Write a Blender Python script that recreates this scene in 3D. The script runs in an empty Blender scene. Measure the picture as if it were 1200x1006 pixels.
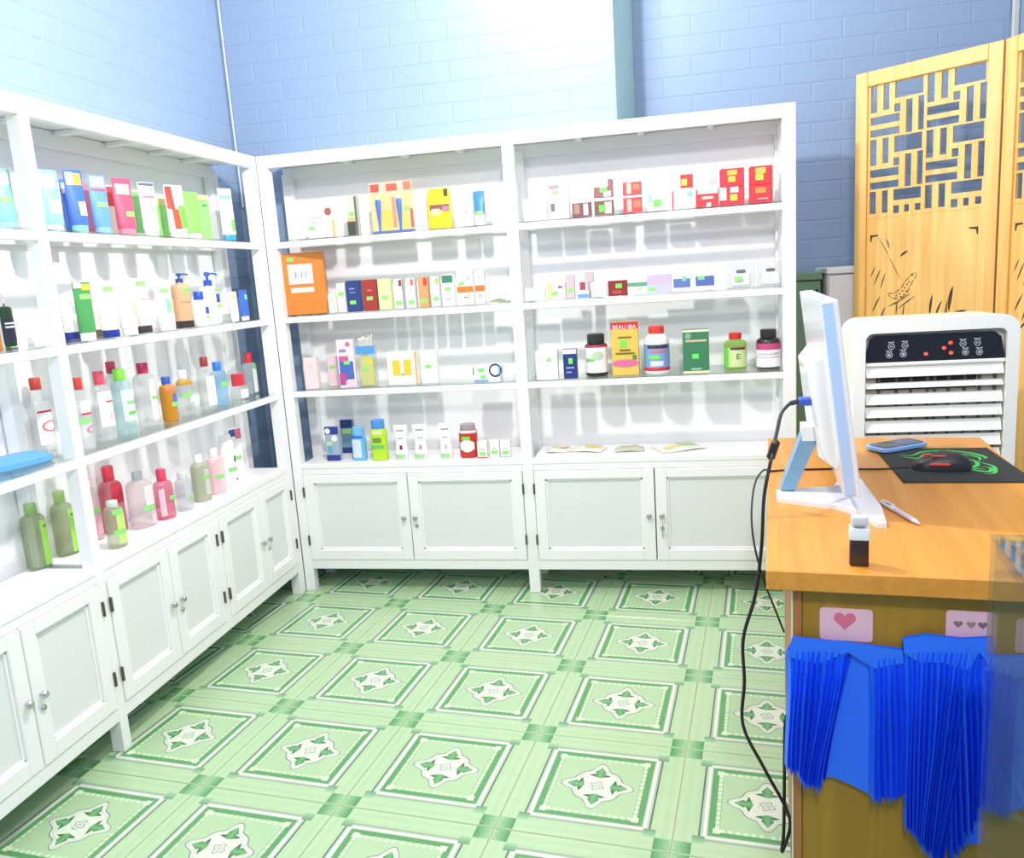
import bpy, bmesh, math, random
from mathutils import Vector, Matrix
random.seed(7)
D = bpy.data
SC = bpy.context.scene
COL = SC.collection
PI = math.pi
rad = math.radians

# ------------------------------------------------------------------ camera
cam_data = D.cameras.new('camera')
cam_data.sensor_fit = 'HORIZONTAL'
cam_data.sensor_width = 36.0
cam_data.lens = 28.761
cam_data.clip_start = 0.05
cam = D.objects.new('camera', cam_data)
COL.objects.link(cam)
cam.location = (1.53577, -3.03352, 1.24253)
cam.rotation_euler = (rad(79.4204), rad(3.7466), rad(10.6379))
SC.camera = cam

# ------------------------------------------------------------------ world, lamps, exposure
world = D.worlds.new('room_light')
SC.world = world
world.use_nodes = True
bg = world.node_tree.nodes['Background']
bg.inputs['Color'].default_value = (1.0, 0.972, 0.985, 1)
bg.inputs['Strength'].default_value = 1.0

def bulb(name, loc, power, radius, color=(1, 0.955, 0.93)):
    l = D.lights.new(name, 'POINT')
    l.energy = power
    l.shadow_soft_size = radius
    l.color = color
    o = D.objects.new(name, l)
    o.location = loc
    COL.objects.link(o)
    return o

bulb('hanging_bulb_light', (0.95, -1.15, 2.20), 70, 0.04)
bulb('wall_bulb_light', (1.24, -0.02, 2.50), 22, 0.05)
bulb('counter_bulb_light', (1.75, -3.2, 2.45), 80, 0.10)

SC.cycles.diffuse_bounces = 6
SC.cycles.transparent_max_bounces = 16
SC.view_settings.view_transform = 'Standard'
SC.view_settings.look = 'None'
SC.view_settings.gamma = 1.0
SC.view_settings.use_curve_mapping = False
SC.view_settings.exposure = 0.44

# ------------------------------------------------------------------ materials
def lin(c):
    out = []
    for v in c[:3]:
        v = v / 255.0
        out.append(v / 12.92 if v <= 0.04045 else ((v + 0.055) / 1.055) ** 2.4)
    return (out[0], out[1], out[2], 1.0)

MATS = {}
def paint(c, rough=0.45, var=0.04, scale=30.0, metal=0.0, bump=0.0, alb=0.90):
    """plain procedural surface: base colour with a fine noise variation"""
    key = ('p', tuple(c), rough, var, scale, metal, bump, alb)
    if key in MATS:
        return MATS[key]
    m = D.materials.new('paint_%02x%02x%02x' % tuple(int(v) for v in c))
    m.use_nodes = True
    nt = m.node_tree
    b = nt.nodes['Principled BSDF']
    b.inputs['Roughness'].default_value = rough
    b.inputs['Metallic'].default_value = metal
    col = [v * alb for v in lin(c)[:3]]
    tc = nt.nodes.new('ShaderNodeTexCoord')
    n = nt.nodes.new('ShaderNodeTexNoise')
    n.inputs['Scale'].default_value = scale
    n.inputs['Detail'].default_value = 3
    nt.links.new(tc.outputs['Object'], n.inputs['Vector'])
    mx = nt.nodes.new('ShaderNodeMix')
    mx.data_type = 'RGBA'
    mx.inputs[6].default_value = (*[v * (1 - var) for v in col], 1)
    mx.inputs[7].default_value = (*[min(v * (1 + var), 0.98) for v in col], 1)
    nt.links.new(n.outputs['Fac'], mx.inputs[0])
    nt.links.new(mx.outputs[2], b.inputs['Base Color'])
    if bump > 0:
        bp = nt.nodes.new('ShaderNodeBump')
        bp.inputs['Strength'].default_value = bump
        bp.inputs['Distance'].default_value = 0.002
        nt.links.new(n.outputs['Fac'], bp.inputs['Height'])
        nt.links.new(bp.outputs['Normal'], b.inputs['Normal'])
    MATS[key] = m
    return m

def glass(c, tint=1.0, body=0.0, rough=0.02, ior=1.45):
    """thin clear plastic or glass: transparent + Fresnel reflection (+ a little body colour)"""
    key = ('g', tuple(c), tint, body, rough, ior)
    if key in MATS:
        return MATS[key]
    m = D.materials.new('clear_%02x%02x%02x' % tuple(int(v) for v in c))
    m.use_nodes = True
    nt = m.node_tree
    nt.nodes.clear()
    out = nt.nodes.new('ShaderNodeOutputMaterial')
    tr = nt.nodes.new('ShaderNodeBsdfTransparent')
    cl = lin(c)
    tr.inputs['Color'].default_value = (*[v ** tint for v in cl[:3]], 1)
    gl = nt.nodes.new('ShaderNodeBsdfGlossy')
    gl.inputs['Roughness'].default_value = rough
    # Schlick reflectance from the viewing angle, the same for both faces of a pane
    lw = nt.nodes.new('ShaderNodeLayerWeight')
    lw.inputs['Blend'].default_value = 0.5
    f0 = ((ior - 1) / (ior + 1)) ** 2
    pw = nt.nodes.new('ShaderNodeMath'); pw.operation = 'POWER'
    nt.links.new(lw.outputs['Facing'], pw.inputs[0]); pw.inputs[1].default_value = 5.0
    fr = nt.nodes.new('ShaderNodeMath'); fr.operation = 'MULTIPLY_ADD'
    nt.links.new(pw.outputs[0], fr.inputs[0]); fr.inputs[1].default_value = 1 - f0; fr.inputs[2].default_value = f0
    mix = nt.nodes.new('ShaderNodeMixShader')
    nt.links.new(fr.outputs[0], mix.inputs[0])
    src = tr.outputs[0]
    if body > 0:
        df = nt.nodes.new('ShaderNodeBsdfDiffuse')
        n = nt.nodes.new('ShaderNodeTexNoise')
        n.inputs['Scale'].default_value = 40
        mc = nt.nodes.new('ShaderNodeMix')
        mc.data_type = 'RGBA'
        mc.inputs[6].default_value = (*[v * 0.85 for v in cl[:3]], 1)
        mc.inputs[7].default_value = (*[v * 0.95 for v in cl[:3]], 1)
        nt.links.new(n.outputs['Fac'], mc.inputs[0])
        nt.links.new(mc.outputs[2], df.inputs['Color'])
        m2 = nt.nodes.new('ShaderNodeMixShader')
        m2.inputs[0].default_value = body
        nt.links.new(tr.outputs[0], m2.inputs[1])
        nt.links.new(df.outputs[0], m2.inputs[2])
        src = m2.outputs[0]
    nt.links.new(src, mix.inputs[1])
    nt.links.new(gl.outputs[0], mix.inputs[2])
    nt.links.new(mix.outputs[0], out.inputs['Surface'])
    MATS[key] = m
    return m

def wood(c1, c2, name, scale=4.0, axis='X', rough=0.4):
    if name in MATS:
        return MATS[name]
    m = D.materials.new(name)
    m.use_nodes = True
    nt = m.node_tree
    b = nt.nodes['Principled BSDF']
    b.inputs['Roughness'].default_value = rough
    tc = nt.nodes.new('ShaderNodeTexCoord')
    mp = nt.nodes.new('ShaderNodeMapping')
    s = {'X': (0.6, 14, 14), 'Y': (14, 0.6, 14), 'Z': (14, 14, 0.6)}[axis]
    mp.inputs['Scale'].default_value = s
    nt.links.new(tc.outputs['Object'], mp.inputs['Vector'])
    n = nt.nodes.new('ShaderNodeTexNoise')
    n.inputs['Scale'].default_value = scale
    n.inputs['Detail'].default_value = 5
    n.inputs['Distortion'].default_value = 0.8
    nt.links.new(mp.outputs[0], n.inputs['Vector'])
    r = nt.nodes.new('ShaderNodeValToRGB')
    r.color_ramp.elements[0].position = 0.35
    r.color_ramp.elements[0].color = lin(c1)
    r.color_ramp.elements[1].position = 0.65
    r.color_ramp.elements[1].color = lin(c2)
    nt.links.new(n.outputs['Fac'], r.inputs[0])
    nt.links.new(r.outputs[0], b.inputs['Base Color'])
    MATS[name] = m
    return m

def glow(c, strength):
    key = ('e', tuple(c), strength)
    if key not in MATS:
        m = D.materials.new('led')
        m.use_nodes = True
        b = m.node_tree.nodes['Principled BSDF']
        b.inputs['Base Color'].default_value = lin(c)
        b.inputs['Emission Color'].default_value = lin(c)
        b.inputs['Emission Strength'].default_value = strength
        MATS[key] = m
    return MATS[key]

# ------------------------------------------------------------------ mesh helpers
class MB:
    def __init__(s):
        s.v = []
        s.f = []
    def add(s, vs, fs):
        o = len(s.v)
        s.v += [tuple(p) for p in vs]
        s.f += [tuple(i + o for i in f) for f in fs]
        return s
    def box(s, x0, y0, z0, x1, y1, z1):
        x0, x1 = min(x0, x1), max(x0, x1); y0, y1 = min(y0, y1), max(y0, y1); z0, z1 = min(z0, z1), max(z0, z1)
        return s.add([(x0, y0, z0), (x1, y0, z0), (x1, y1, z0), (x0, y1, z0), (x0, y0, z1), (x1, y0, z1), (x1, y1, z1), (x0, y1, z1)],
                     [(0, 3, 2, 1), (4, 5, 6, 7), (0, 1, 5, 4), (1, 2, 6, 5), (2, 3, 7, 6), (3, 0, 4, 7)])
    def bbox(s, x0, y0, z0, x1, y1, z1, bev, seg=1):
        bm = bmesh.new()
        bmesh.ops.create_cube(bm, size=1.0)
        for v in bm.verts:
            v.co = Vector(((x0 + x1) / 2 + v.co.x * (x1 - x0), (y0 + y1) / 2 + v.co.y * (y1 - y0), (z0 + z1) / 2 + v.co.z * (z1 - z0)))
        bmesh.ops.bevel(bm, geom=bm.edges[:], offset=bev, segments=seg, affect='EDGES', profile=0.5)
        bm.verts.index_update()
        s.add([v.co[:] for v in bm.verts], [[v.index for v in f.verts] for f in bm.faces])
        bm.free()
        return s
    def prism(s, pts, z0, z1):
        """outline in x,y extruded along z"""
        n = len(pts)
        vs = [(p[0], p[1], z0) for p in pts] + [(p[0], p[1], z1) for p in pts]
        fs = [tuple(reversed(range(n))), tuple(range(n, 2 * n))] + [(i, (i + 1) % n, n + (i + 1) % n, n + i) for i in range(n)]
        return s.add(vs, fs)
    def plate(s, pts, y0, y1):
        """outline in x,z extruded along y"""
        n = len(pts)
        vs = [(p[0], y0, p[1]) for p in pts] + [(p[0], y1, p[1]) for p in pts]
        fs = [tuple(range(n)), tuple(reversed(range(n, 2 * n)))] + [((i + 1) % n, i, n + i, n + (i + 1) % n) for i in range(n)]
        return s.add(vs, fs)
    def loft(s, prof, n=20, cx=0, cy=0, power=2.0):
        """stack of (z, rx, ry) super-ellipses, capped"""
        vs = []
        for z, rx, ry in prof:
            for i in range(n):
                a = 2 * PI * i / n
                c, d = math.cos(a), math.sin(a)
                vs.append((cx + rx * math.copysign(abs(c) ** (2 / power), c), cy + ry * math.copysign(abs(d) ** (2 / power), d), z))
        fs = []
        for k in range(len(prof) - 1):
            for i in range(n):
                j = (i + 1) % n
                fs.append((k * n + i, k * n + j, (k + 1) * n + j, (k + 1) * n + i))
        fs.append(tuple(reversed(range(n))))
        fs.append(tuple(range((len(prof) - 1) * n, len(prof) * n)))
        return s.add(vs, fs)
    def sweep(s, pts, r, n=8, sub=6):
        P = [Vector(p) for p in pts]
        out = []
        for i in range(len(P) - 1):
            p0 = P[max(i - 1, 0)]; p1 = P[i]; p2 = P[i + 1]; p3 = P[min(i + 2, len(P) - 1)]
            for k in range(sub):
                t = k / sub
                out.append(0.5 * ((2 * p1) + (p2 - p0) * t + (2 * p0 - 5 * p1 + 4 * p2 - p3) * t * t + (3 * p1 - p0 - 3 * p2 + p3) * t ** 3))
        out.append(P[-1])
        vs = []
        up = Vector((0.31, 0.17, 0.93))
        for i, p in enumerate(out):
            t = (out[min(i + 1, len(out) - 1)] - out[max(i - 1, 0)]).normalized()
            a = t.cross(up)
            if a.length < 1e-3:
                a = t.cross(Vector((1, 0, 0)))
            a.normalize()
            b = t.cross(a)
            for k in range(n):
                an = 2 * PI * k / n
                vs.append(p + a * (r * math.cos(an)) + b * (r * math.sin(an)))
        fs = []
        for i in range(len(out) - 1):
            for k in range(n):
                j = (k + 1) % n
                fs.append((i * n + k, i * n + j, (i + 1) * n + j, (i + 1) * n + k))
        fs.append(tuple(range(n)))
        fs.append(tuple(reversed(range((len(out) - 1) * n, len(out) * n))))
        return s.add(vs, fs)
    def mesh(s, name, mat, smooth=False):
        me = D.meshes.new(name)
        me.from_pydata([tuple(p) for p in s.v], [], s.f)
        bm = bmesh.new(); bm.from_mesh(me)
        bmesh.ops.recalc_face_normals(bm, faces=bm.faces[:])
        bm.to_mesh(me); bm.free()
        if smooth:
            me.polygons.foreach_set('use_smooth', [True] * len(me.polygons))
            me.update()
            try:
                me.set_sharp_from_angle(angle=rad(38))
            except Exception:
                pass
        if mat:
            me.materials.append(mat)
        return me
    def obj(s, name, mat, parent=None, smooth=False):
        o = D.objects.new(name, s.mesh(name, mat, smooth))
        COL.objects.link(o)
        if parent:
            o.parent = parent
        return o

def tag(o, label=None, cat=None, group=None, kind=None):
    if label: o['label'] = label
    if cat: o['category'] = cat
    if group: o['group'] = group
    if kind: o['kind'] = kind
    return o

def thing(name, label, cat, loc=(0, 0, 0), rz=0.0, group=None):
    o = D.objects.new(name, None)
    o.empty_display_size = 0.05
    COL.objects.link(o)
    o.location = loc
    o.rotation_euler = (0, 0, rz)
    return tag(o, label, cat, group)

def place(me, name, parent, loc, rz=0.0):
    o = D.objects.new(name, me)
    COL.objects.link(o)
    o.parent = parent
    o.location = loc
    o.rotation_euler = (0, 0, rz)
    return o

# node arithmetic for the printed tile pattern
class Nodes:
    def __init__(s, nt): s.nt = nt
    def m(s, op, a, b=None, c=None):
        n = s.nt.nodes.new('ShaderNodeMath')
        n.operation = op
        for i, v in enumerate((a, b, c)):
            if v is None: continue
            if isinstance(v, (int, float)): n.inputs[i].default_value = v
            else: s.nt.links.new(v, n.inputs[i])
        return n.outputs[0]
    def band(s, x, lo, hi):
        return s.m('MULTIPLY', s.m('GREATER_THAN', x, lo), s.m('LESS_THAN', x, hi))
    def AND(s, a, b): return s.m('MULTIPLY', a, b)
    def mix(s, fac, a, b):
        n = s.nt.nodes.new('ShaderNodeMix'); n.data_type = 'RGBA'
        for i, v in ((0, fac), (6, a), (7, b)):
            if isinstance(v, (int, float)): n.inputs[i].default_value = v
            elif isinstance(v, tuple): n.inputs[i].default_value = v
            else: s.nt.links.new(v, n.inputs[i])
        return n.outputs[2]

def tile_material():
    m = D.materials.new('printed_floor_tile')
    m.use_nodes = True
    nt = m.node_tree
    N = Nodes(nt)
    b = nt.nodes['Principled BSDF']
    b.inputs['Roughness'].default_value = 0.22
    tc = nt.nodes.new('ShaderNodeTexCoord')
    mp = nt.nodes.new('ShaderNodeMapping')
    mp.inputs['Scale'].default_value = (2.5, 2.5, 2.5)
    nt.links.new(tc.outputs['Object'], mp.inputs['Vector'])
    sp = nt.nodes.new('ShaderNodeSeparateXYZ')
    nt.links.new(mp.outputs[0], sp.inputs[0])
    x, y = sp.outputs[0], sp.outputs[1]
    ax, ay = N.m('ABSOLUTE', x), N.m('ABSOLUTE', y)
    mm, mn = N.m('MAXIMUM', ax, ay), N.m('MINIMUM', ax, ay)
    r = N.m('SQRT', N.m('ADD', N.m('MULTIPLY', x, x), N.m('MULTIPLY', y, y)))
    th = N.m('ARCTAN2', y, x)
    def noise(scale, detail=3):
        n = nt.nodes.new('ShaderNodeTexNoise')
        n.inputs['Scale'].default_value = scale
        n.inputs['Detail'].default_value = detail
        nt.links.new(mp.outputs[0], n.inputs['Vector'])
        return n.outputs['Fac']
    fine, med = noise(60), noise(7)
    C = lambda *c: lin(c)
    base = N.mix(med, C(166, 205, 160), C(182, 216, 172))
    # outer strips: soft lengthwise streaks
    streak = N.m('MULTIPLY', N.m('ADD', N.m('SINE', N.m('MULTIPLY', mm, 95.0)), 1.0), 0.5)
    strip = N.m('GREATER_THAN', mm, 0.362)
    base = N.mix(N.AND(strip, N.m('MULTIPLY', streak, 0.22)), base, C(206, 228, 190))
    # white moulding with rounded shading
    mo = N.band(mm, 0.319, 0.358)
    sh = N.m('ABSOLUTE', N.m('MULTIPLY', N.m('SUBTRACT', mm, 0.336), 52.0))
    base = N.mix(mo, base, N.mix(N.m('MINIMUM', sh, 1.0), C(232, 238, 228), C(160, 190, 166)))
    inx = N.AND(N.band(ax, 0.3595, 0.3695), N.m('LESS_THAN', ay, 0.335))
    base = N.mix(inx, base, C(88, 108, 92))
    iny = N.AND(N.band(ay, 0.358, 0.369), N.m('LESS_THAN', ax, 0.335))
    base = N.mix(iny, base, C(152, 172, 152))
    # dark green frame
    base = N.mix(N.band(mm, 0.281, 0.3195), base, N.mix(fine, C(72, 146, 86), C(112, 176, 114)))
    # beaded border
    bead = N.m('SINE', N.m('MULTIPLY', mn, 150.0))
    bb = N.band(mm, 0.256, 0.2815)
    base = N.mix(bb, base, N.mix(N.m('GREATER_THAN', bead, 0.0), C(208, 236, 200), C(176, 214, 172)))
    base = N.mix(N.AND(N.band(ax, 0.2535, 0.2585), N.m('LESS_THAN', ay, 0.255)), base, C(150, 178, 150))
    cb = N.AND(N.m('GREATER_THAN', mn, 0.252), N.m('LESS_THAN', mm, 0.293))
    base = N.mix(cb, base, C(212, 238, 204))
    # medallion: pointed four-lobed outline
    c2 = N.m('ABSOLUTE', N.m('COSINE', N.m('MULTIPLY', th, 2.0)))
    s2_ = N.m('ABSOLUTE', N.m('SINE', N.m('MULTIPLY', th, 2.0)))
    R = N.m('ADD', N.m('ADD', 0.148, N.m('MULTIPLY', N.m('POWER', c2, 7.0), 0.076)), N.m('MULTIPLY', N.m('POWER', s2_, 3.0), 0.016))
    d = N.m('SUBTRACT', r, R)
    base = N.mix(N.m('LESS_THAN', d, 0.0), base, N.mix(fine, C(208, 228, 202), C(226, 238, 220)))
    base = N.mix(N.m('LESS_THAN', N.m('ABSOLUTE', d), 0.0052), base, C(140, 158, 150))
    base = N.mix(N.band(d, -0.022, -0.017), base, C(184, 204, 186))
    # four leaves, each a pointed lobe with two side lobes
    l1 = N.m('ADD', N.m('DIVIDE', N.m('ABSOLUTE', N.m('SUBTRACT', mm, 0.135)), 0.056), N.m('DIVIDE', mn, 0.036))
    l2 = N.m('ADD', N.m('DIVIDE', N.m('ABSOLUTE', N.m('SUBTRACT', mm, 0.104)), 0.026), N.m('DIVIDE', mn, 0.072))
    lf = N.m('LESS_THAN', N.m('MINIMUM', l1, l2), 1.0)
    dark = N.m('MULTIPLY', N.m('MINIMUM', N.m('DIVIDE', mn, 0.045), 1.0), N.m('ADD', 0.5, noise(30)))
    base = N.mix(lf, base, N.mix(dark, C(112, 184, 116), C(62, 104, 76)))
    # centre rosette
    base = N.mix(N.m('LESS_THAN', r, 0.072), base, C(222, 236, 218))
    ro = N.m('SINE', N.m('ADD', N.m('MULTIPLY', N.m('SINE', N.m('MULTIPLY', th, 4.0)), 2.0), N.m('MULTIPLY', r, 230.0)))
    base = N.mix(N.AND(N.m('LESS_THAN', r, 0.052), N.m('GREATER_THAN', ro, 0.2)), base, C(156, 180, 160))
    # small squares at the moulding corners, bigger ones at the tile corners
    s1 = N.AND(N.band(ax, 0.331, 0.401), N.band(ay, 0.332, 0.396))
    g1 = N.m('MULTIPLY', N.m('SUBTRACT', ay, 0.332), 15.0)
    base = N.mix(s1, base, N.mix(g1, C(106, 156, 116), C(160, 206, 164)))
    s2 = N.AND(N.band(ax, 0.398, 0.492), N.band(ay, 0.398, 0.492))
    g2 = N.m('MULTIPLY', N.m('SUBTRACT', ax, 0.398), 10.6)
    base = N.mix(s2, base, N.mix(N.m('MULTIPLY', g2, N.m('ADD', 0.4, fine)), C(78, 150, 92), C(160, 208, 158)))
    mu = nt.nodes.new('ShaderNodeMix'); mu.data_type = 'RGBA'; mu.blend_type = 'MULTIPLY'
    mu.inputs[0].default_value = 1.0; mu.inputs[7].default_value = (0.90, 0.86, 0.86, 1)
    nt.links.new(base, mu.inputs[6])
    nt.links.new(mu.outputs[2], b.inputs['Base Color'])
    return m

# ------------------------------------------------------------------ floor
WHITE = paint((250, 250, 250), rough=0.38, var=0.012, scale=8)
PANEL = paint((252, 251, 253), rough=0.5, var=0.01, scale=6, alb=0.93)
BLUE = paint((168, 195, 231), rough=0.6, var=0.04, scale=55, bump=0.2, alb=0.60)
TEAL = paint((182, 216, 214), rough=0.6, var=0.04, scale=20)

fl = MB().box(-0.4, -4.7, -0.05, 3.3, 0.75, -0.0035).obj('floor', paint((214, 208, 184), rough=0.8, var=0.06))
tag(fl, 'pale green printed ceramic tile floor', kind='structure')
TILE = tile_material()
tb = MB().bbox(-0.1988, -0.1988, -0.008, 0.1988, 0.1988, 0.0, 0.0012)
tile_me = tb.mesh('tile', TILE)
ang = rad(-6.2502)
ca, sa = math.cos(ang), math.sin(ang)
OX, OY = 1.5037, -1.4461
for i in range(-8, 8):
    for j in range(-9, 8):
        a, b_ = (i + 0.5) * 0.4, (j + 0.5) * 0.4
        X, Y = OX + ca * a - sa * b_, OY + sa * a + ca * b_
        if -0.35 < X < 2.80 and -3.6 < Y < 0.40:
            place(tile_me, 'tile', fl, (X, Y, 0.0), ang)

# ------------------------------------------------------------------ walls with soft foam bricks
BW, BH = 0.2333, 0.0770
def brick_mesh(w, h, t=0.0014):
    g, e = 0.0002, 0.0060
    x0, x1, z0, z1 = -w / 2 + g, w / 2 - g, -h / 2 + g, h / 2 - g
    vs = [(x0, 0, z0), (x1, 0, z0), (x1, 0, z1), (x0, 0, z1),
          (x0 + e * .3, -t * .6, z0 + e * .3), (x1 - e * .3, -t * .6, z0 + e * .3), (x1 - e * .3, -t * .6, z1 - e * .3), (x0 + e * .3, -t * .6, z1 - e * .3),
          (x0 + e, -t, z0 + e), (x1 - e, -t, z0 + e), (x1 - e, -t, z1 - e), (x0 + e, -t, z1 - e)]
    fs = []
    for k in (0, 4):
        for i in range(4):
            j = (i + 1) % 4
            fs.append((k + i, k + j, k + 4 + j, k + 4 + i))
    fs.append((8, 9, 10, 11))
    fs.append((3, 2, 1, 0))
    return MB().add(vs, fs).mesh('brick', BLUE)
BRICKS = {}
def bricks(parent, length, z0, z1, origin, rz, keep=None):
    """rows of bricks on a wall; local +x runs along it, -y points into the room"""
    row = int(z0 / BH)
    while row * BH < z1:
        zc = (row + 0.5) * BH
        off = 0 if row % 2 == 0 else -BW / 2
        x = off
        while x < length - 0.01:
            a, c = max(x, 0), min(x + BW, length)
            if c - a > 0.03 and (keep is None or keep((a + c) / 2, zc)):
                key = round(c - a, 3)
                if key not in BRICKS:
                    BRICKS[key] = brick_mesh(c - a, BH)
                o = D.objects.new('brick', BRICKS[key])
                COL.objects.link(o)
                o.parent = parent
                lx = (a + c) / 2
                o.location = (origin[0] + math.cos(rz) * lx, origin[1] + math.sin(rz) * lx, zc)
                o.rotation_euler = (0, 0, rz)
            x += BW
        row += 1

wl = MB().box(-0.33, -4.6, 0, -0.222, 0.33, 2.9).obj('wall_left', BLUE)
tag(wl, 'light blue brick-patterned wall behind the left cabinet', kind='structure')
bricks(wl, 2.2, 0.5, 2.62, (-0.222, -1.95), rad(90), lambda s, z: z > 1.72 or s > 1.70)
wb = MB().box(-0.33, 0.257, 0, 1.3606, 0.33, 2.9).obj('wall_back', BLUE)
tag(wb, 'light blue brick-patterned wall behind the back cabinet', kind='structure')
bricks(wb, 1.57, 0.5, 2.62, (-0.212, 0.257), 0, lambda s, z: z > 1.70 or s < 0.45)
wr = MB().prism([(1.3606, 0.2565), (1.4195, 0.612), (1.36, 0.66), (1.30, 0.30)], 0, 2.9).obj('wall_return', TEAL)
tag(wr, 'narrow grey teal wall return beside the bright wall', kind='structure')
wf = MB().box(1.38, 0.612, 0, 2.95, 0.69, 2.9).obj('wall_rear', BLUE)
tag(wf, 'light blue brick-patterned wall behind the folding screen', kind='structure')
bricks(wf, 1.42, 1.0, 2.75, (1.4205, 0.612), 0)
wg = MB().box(2.863, -4.6, 0, 2.95, 0.612, 2.9).obj('wall_right', BLUE)
tag(wg, 'light blue side wall behind the folding screen', kind='structure')
wn = MB().box(-0.33, -4.68, 0, 2.95, -4.6, 2.9).obj('wall_front', BLUE)
tag(wn, 'light blue wall behind the viewer', kind='structure')
tr = MB().bbox(2.838, 0.585, 0, 2.862, 0.604, 2.9, 0.004).obj('trim_1', paint((196, 198, 200), 0.5))
tag(tr, 'pale grey corner strip on the blue wall', kind='structure')
tr2 = MB()
tr2.sweep([(-0.208, 0.248, 1.6), (-0.2085, 0.2475, 2.2), (-0.208, 0.248, 2.88)], 0.004)
tag(tr2.obj('trim_2', paint((205, 220, 245), 0.5)), 'thin cable running up the blue wall corner', kind='structure')

# ------------------------------------------------------------------ display cabinets
GLASS = glass((228, 244, 238), tint=0.2)
CHROME = paint((205, 205, 208), rough=0.22, metal=1.0, var=0.02)
DARKM = paint((105, 98, 90), rough=0.4, metal=0.7, var=0.05)
DOORP = paint((236, 238, 238), rough=0.5, var=0.01, scale=6, alb=0.88)
SHELF_Z = (1.437, 1.147, 0.850)

def knob_mesh():
    b = MB()
    prof = [(0, .004, .004), (.006, .004, .004), (.009, .0095, .0095), (.015, .0105, .0105), (.019, .007, .007)]
    t = MB().loft(prof, 12)
    b.add([(p[0], -p[2], p[1]) for p in t.v], t.f)
    return b.mesh('knob', CHROME, True)
KNOB = knob_mesh()
def lock_mesh():
    t = MB().loft([(0, .008, .008), (.004, .008, .008), (.006, .0065, .0065)], 12)
    b = MB().add([(p[0], -p[2], p[1]) for p in t.v], t.f)
    b.box(-.0012, -.0075, -.005, .0012, -.006, .005)
    return b.mesh('lock', CHROME, True)
LOCK = lock_mesh()
HINGE = MB().bbox(-.0035, -.008, -.021, .0035, 0, .021, .0015).mesh('hinge', DARKM)

def door(parent, s0, s1, z0, z1, knob_side, lock=False, key=False):
    g = 0.002
    s0 += g; s1 -= g
    w = 0.043
    t0, t1 = -0.004, 0.016
    b = MB()
    for q in ((s0, z0, s0 + w, z1), (s1 - w, z0, s1, z1), (s0 + w, z1 - w * .8, s1 - w, z1), (s0 + w, z0, s1 - w, z0 + w)):
        b.bbox(q[0], t0, q[1], q[2], t1, q[3], 0.0022)
    # moulded inner lip
    for q in ((s0 + w, z0 + w, s0 + w + .008, z1 - w * .8), (s1 - w - .008, z0 + w, s1 - w, z1 - w * .8), (s0 + w, z1 - w * .8 - .008, s1 - w, z1 - w * .8), (s0 + w, z0 + w, s1 - w, z0 + w + .008)):
        b.bbox(q[0], 0.003, q[1], q[2], t1, q[3], 0.0015)
    dr = b.obj('door', WHITE, parent)
    MB().box(s0 + w - .002, 0.008, z0 + w - .002, s1 - w + .002, 0.013, z1 - w * .8 + .002).obj('panel', DOORP, dr)
    ks = s1 - 0.022 if knob_side > 0 else s0 + 0.022
    hs = s0 - 0.002 if knob_side > 0 else s1 + 0.002
    zc = 0.317
    place(KNOB, 'knob', dr, (ks, t0, zc))
    if lock:
        place(LOCK, 'lock', dr, (ks + .001, t0, zc - .035))
    if key:
        kb = MB()
        kb.bbox(ks - .001, t0 - .022, zc - .036, ks + .003, t0 - .004, zc - .033, .0006)
        t = MB().loft([(0, .008, .008), (.002, .008, .008)], 12)
        kb.add([(ks + .001 + p[0], t0 - .020 - p[2], zc - .046 + p[1] * 1.3) for p in t.v], t.f)
        kb.bbox(ks - .001, t0 - .021, zc - .085, ks + .003, t0 - .019, zc - .055, .0005)
        kb.obj('key', CHROME, dr)
    for hz in (z0 + 0.085, z1 - 0.070):
        place(HINGE, 'hinge', dr, (hs, t0 + .002, hz))

def cabinet(root, L, depth, posts, doors, side_panels, braces):
    zt = 1.709
    def p(name, x0, y0, z0, x1, y1, z1, m=WHITE, bev=0.002):
        return MB().bbox(x0, y0, z0, x1, y1, z1, bev).obj(name, m, root)
    for (a, c) in posts:
        p('front_post', a, 0, 0, c, 0.040, zt)
        p('rear_post', a, depth - 0.046, 0, c, depth - 0.008, zt)
    p('top_fascia', 0, 0.0, zt, L, 0.022, 1.755)
    p('top_board', 0, 0.022, 1.738, L, depth, 1.755)
    p('rear_top_rail', 0, depth - 0.03, 1.690, L, depth - 0.008, 1.737)
    for s in braces:
        p('cross_brace', s - 0.012, 0.0225, 1.724, s + 0.012, depth - 0.031, 1.7375)
    for (a, _), (_, c) in zip([(q[1], q[0]) for q in posts[:-1]], [(q[1], q[0]) for q in posts[1:]]):
        # bay between the inner faces a..c
        MB().box(a - .038, depth - 0.007, 0.10, c + .038, depth - 0.001, 1.709).obj('back_panel', PANEL, root)
        for z in SHELF_Z:
            p('shelf_rail', a, 0.001, z - 0.030, c, 0.021, z - 0.0065)
            p('rear_shelf_rail', a, depth - 0.03, z - 0.024, c, depth - 0.0085, z - 0.0065)
            MB().bbox(a + .001, 0.002, z - 0.006, c - .001, depth - 0.009, z, 0.0008).obj('glass_shelf', GLASS, root)
        p('deck', a, 0.0, 0.524, c, depth - 0.008, 0.545)
        p('deck_rail', a, 0.002, 0.499, c, 0.022, 0.5238)
        p('bottom_rail', a, 0.0, 0.096, c, 0.022, 0.1365)
        p('bottom_board', a, 0.0225, 0.108, c, depth - 0.008, 0.122)
    for s in side_panels:
        p('side_panel', s[0], 0.0405, s[2], s[1], depth - 0.047, s[3])
    for d in doors:
        door(root, *d)

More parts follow.
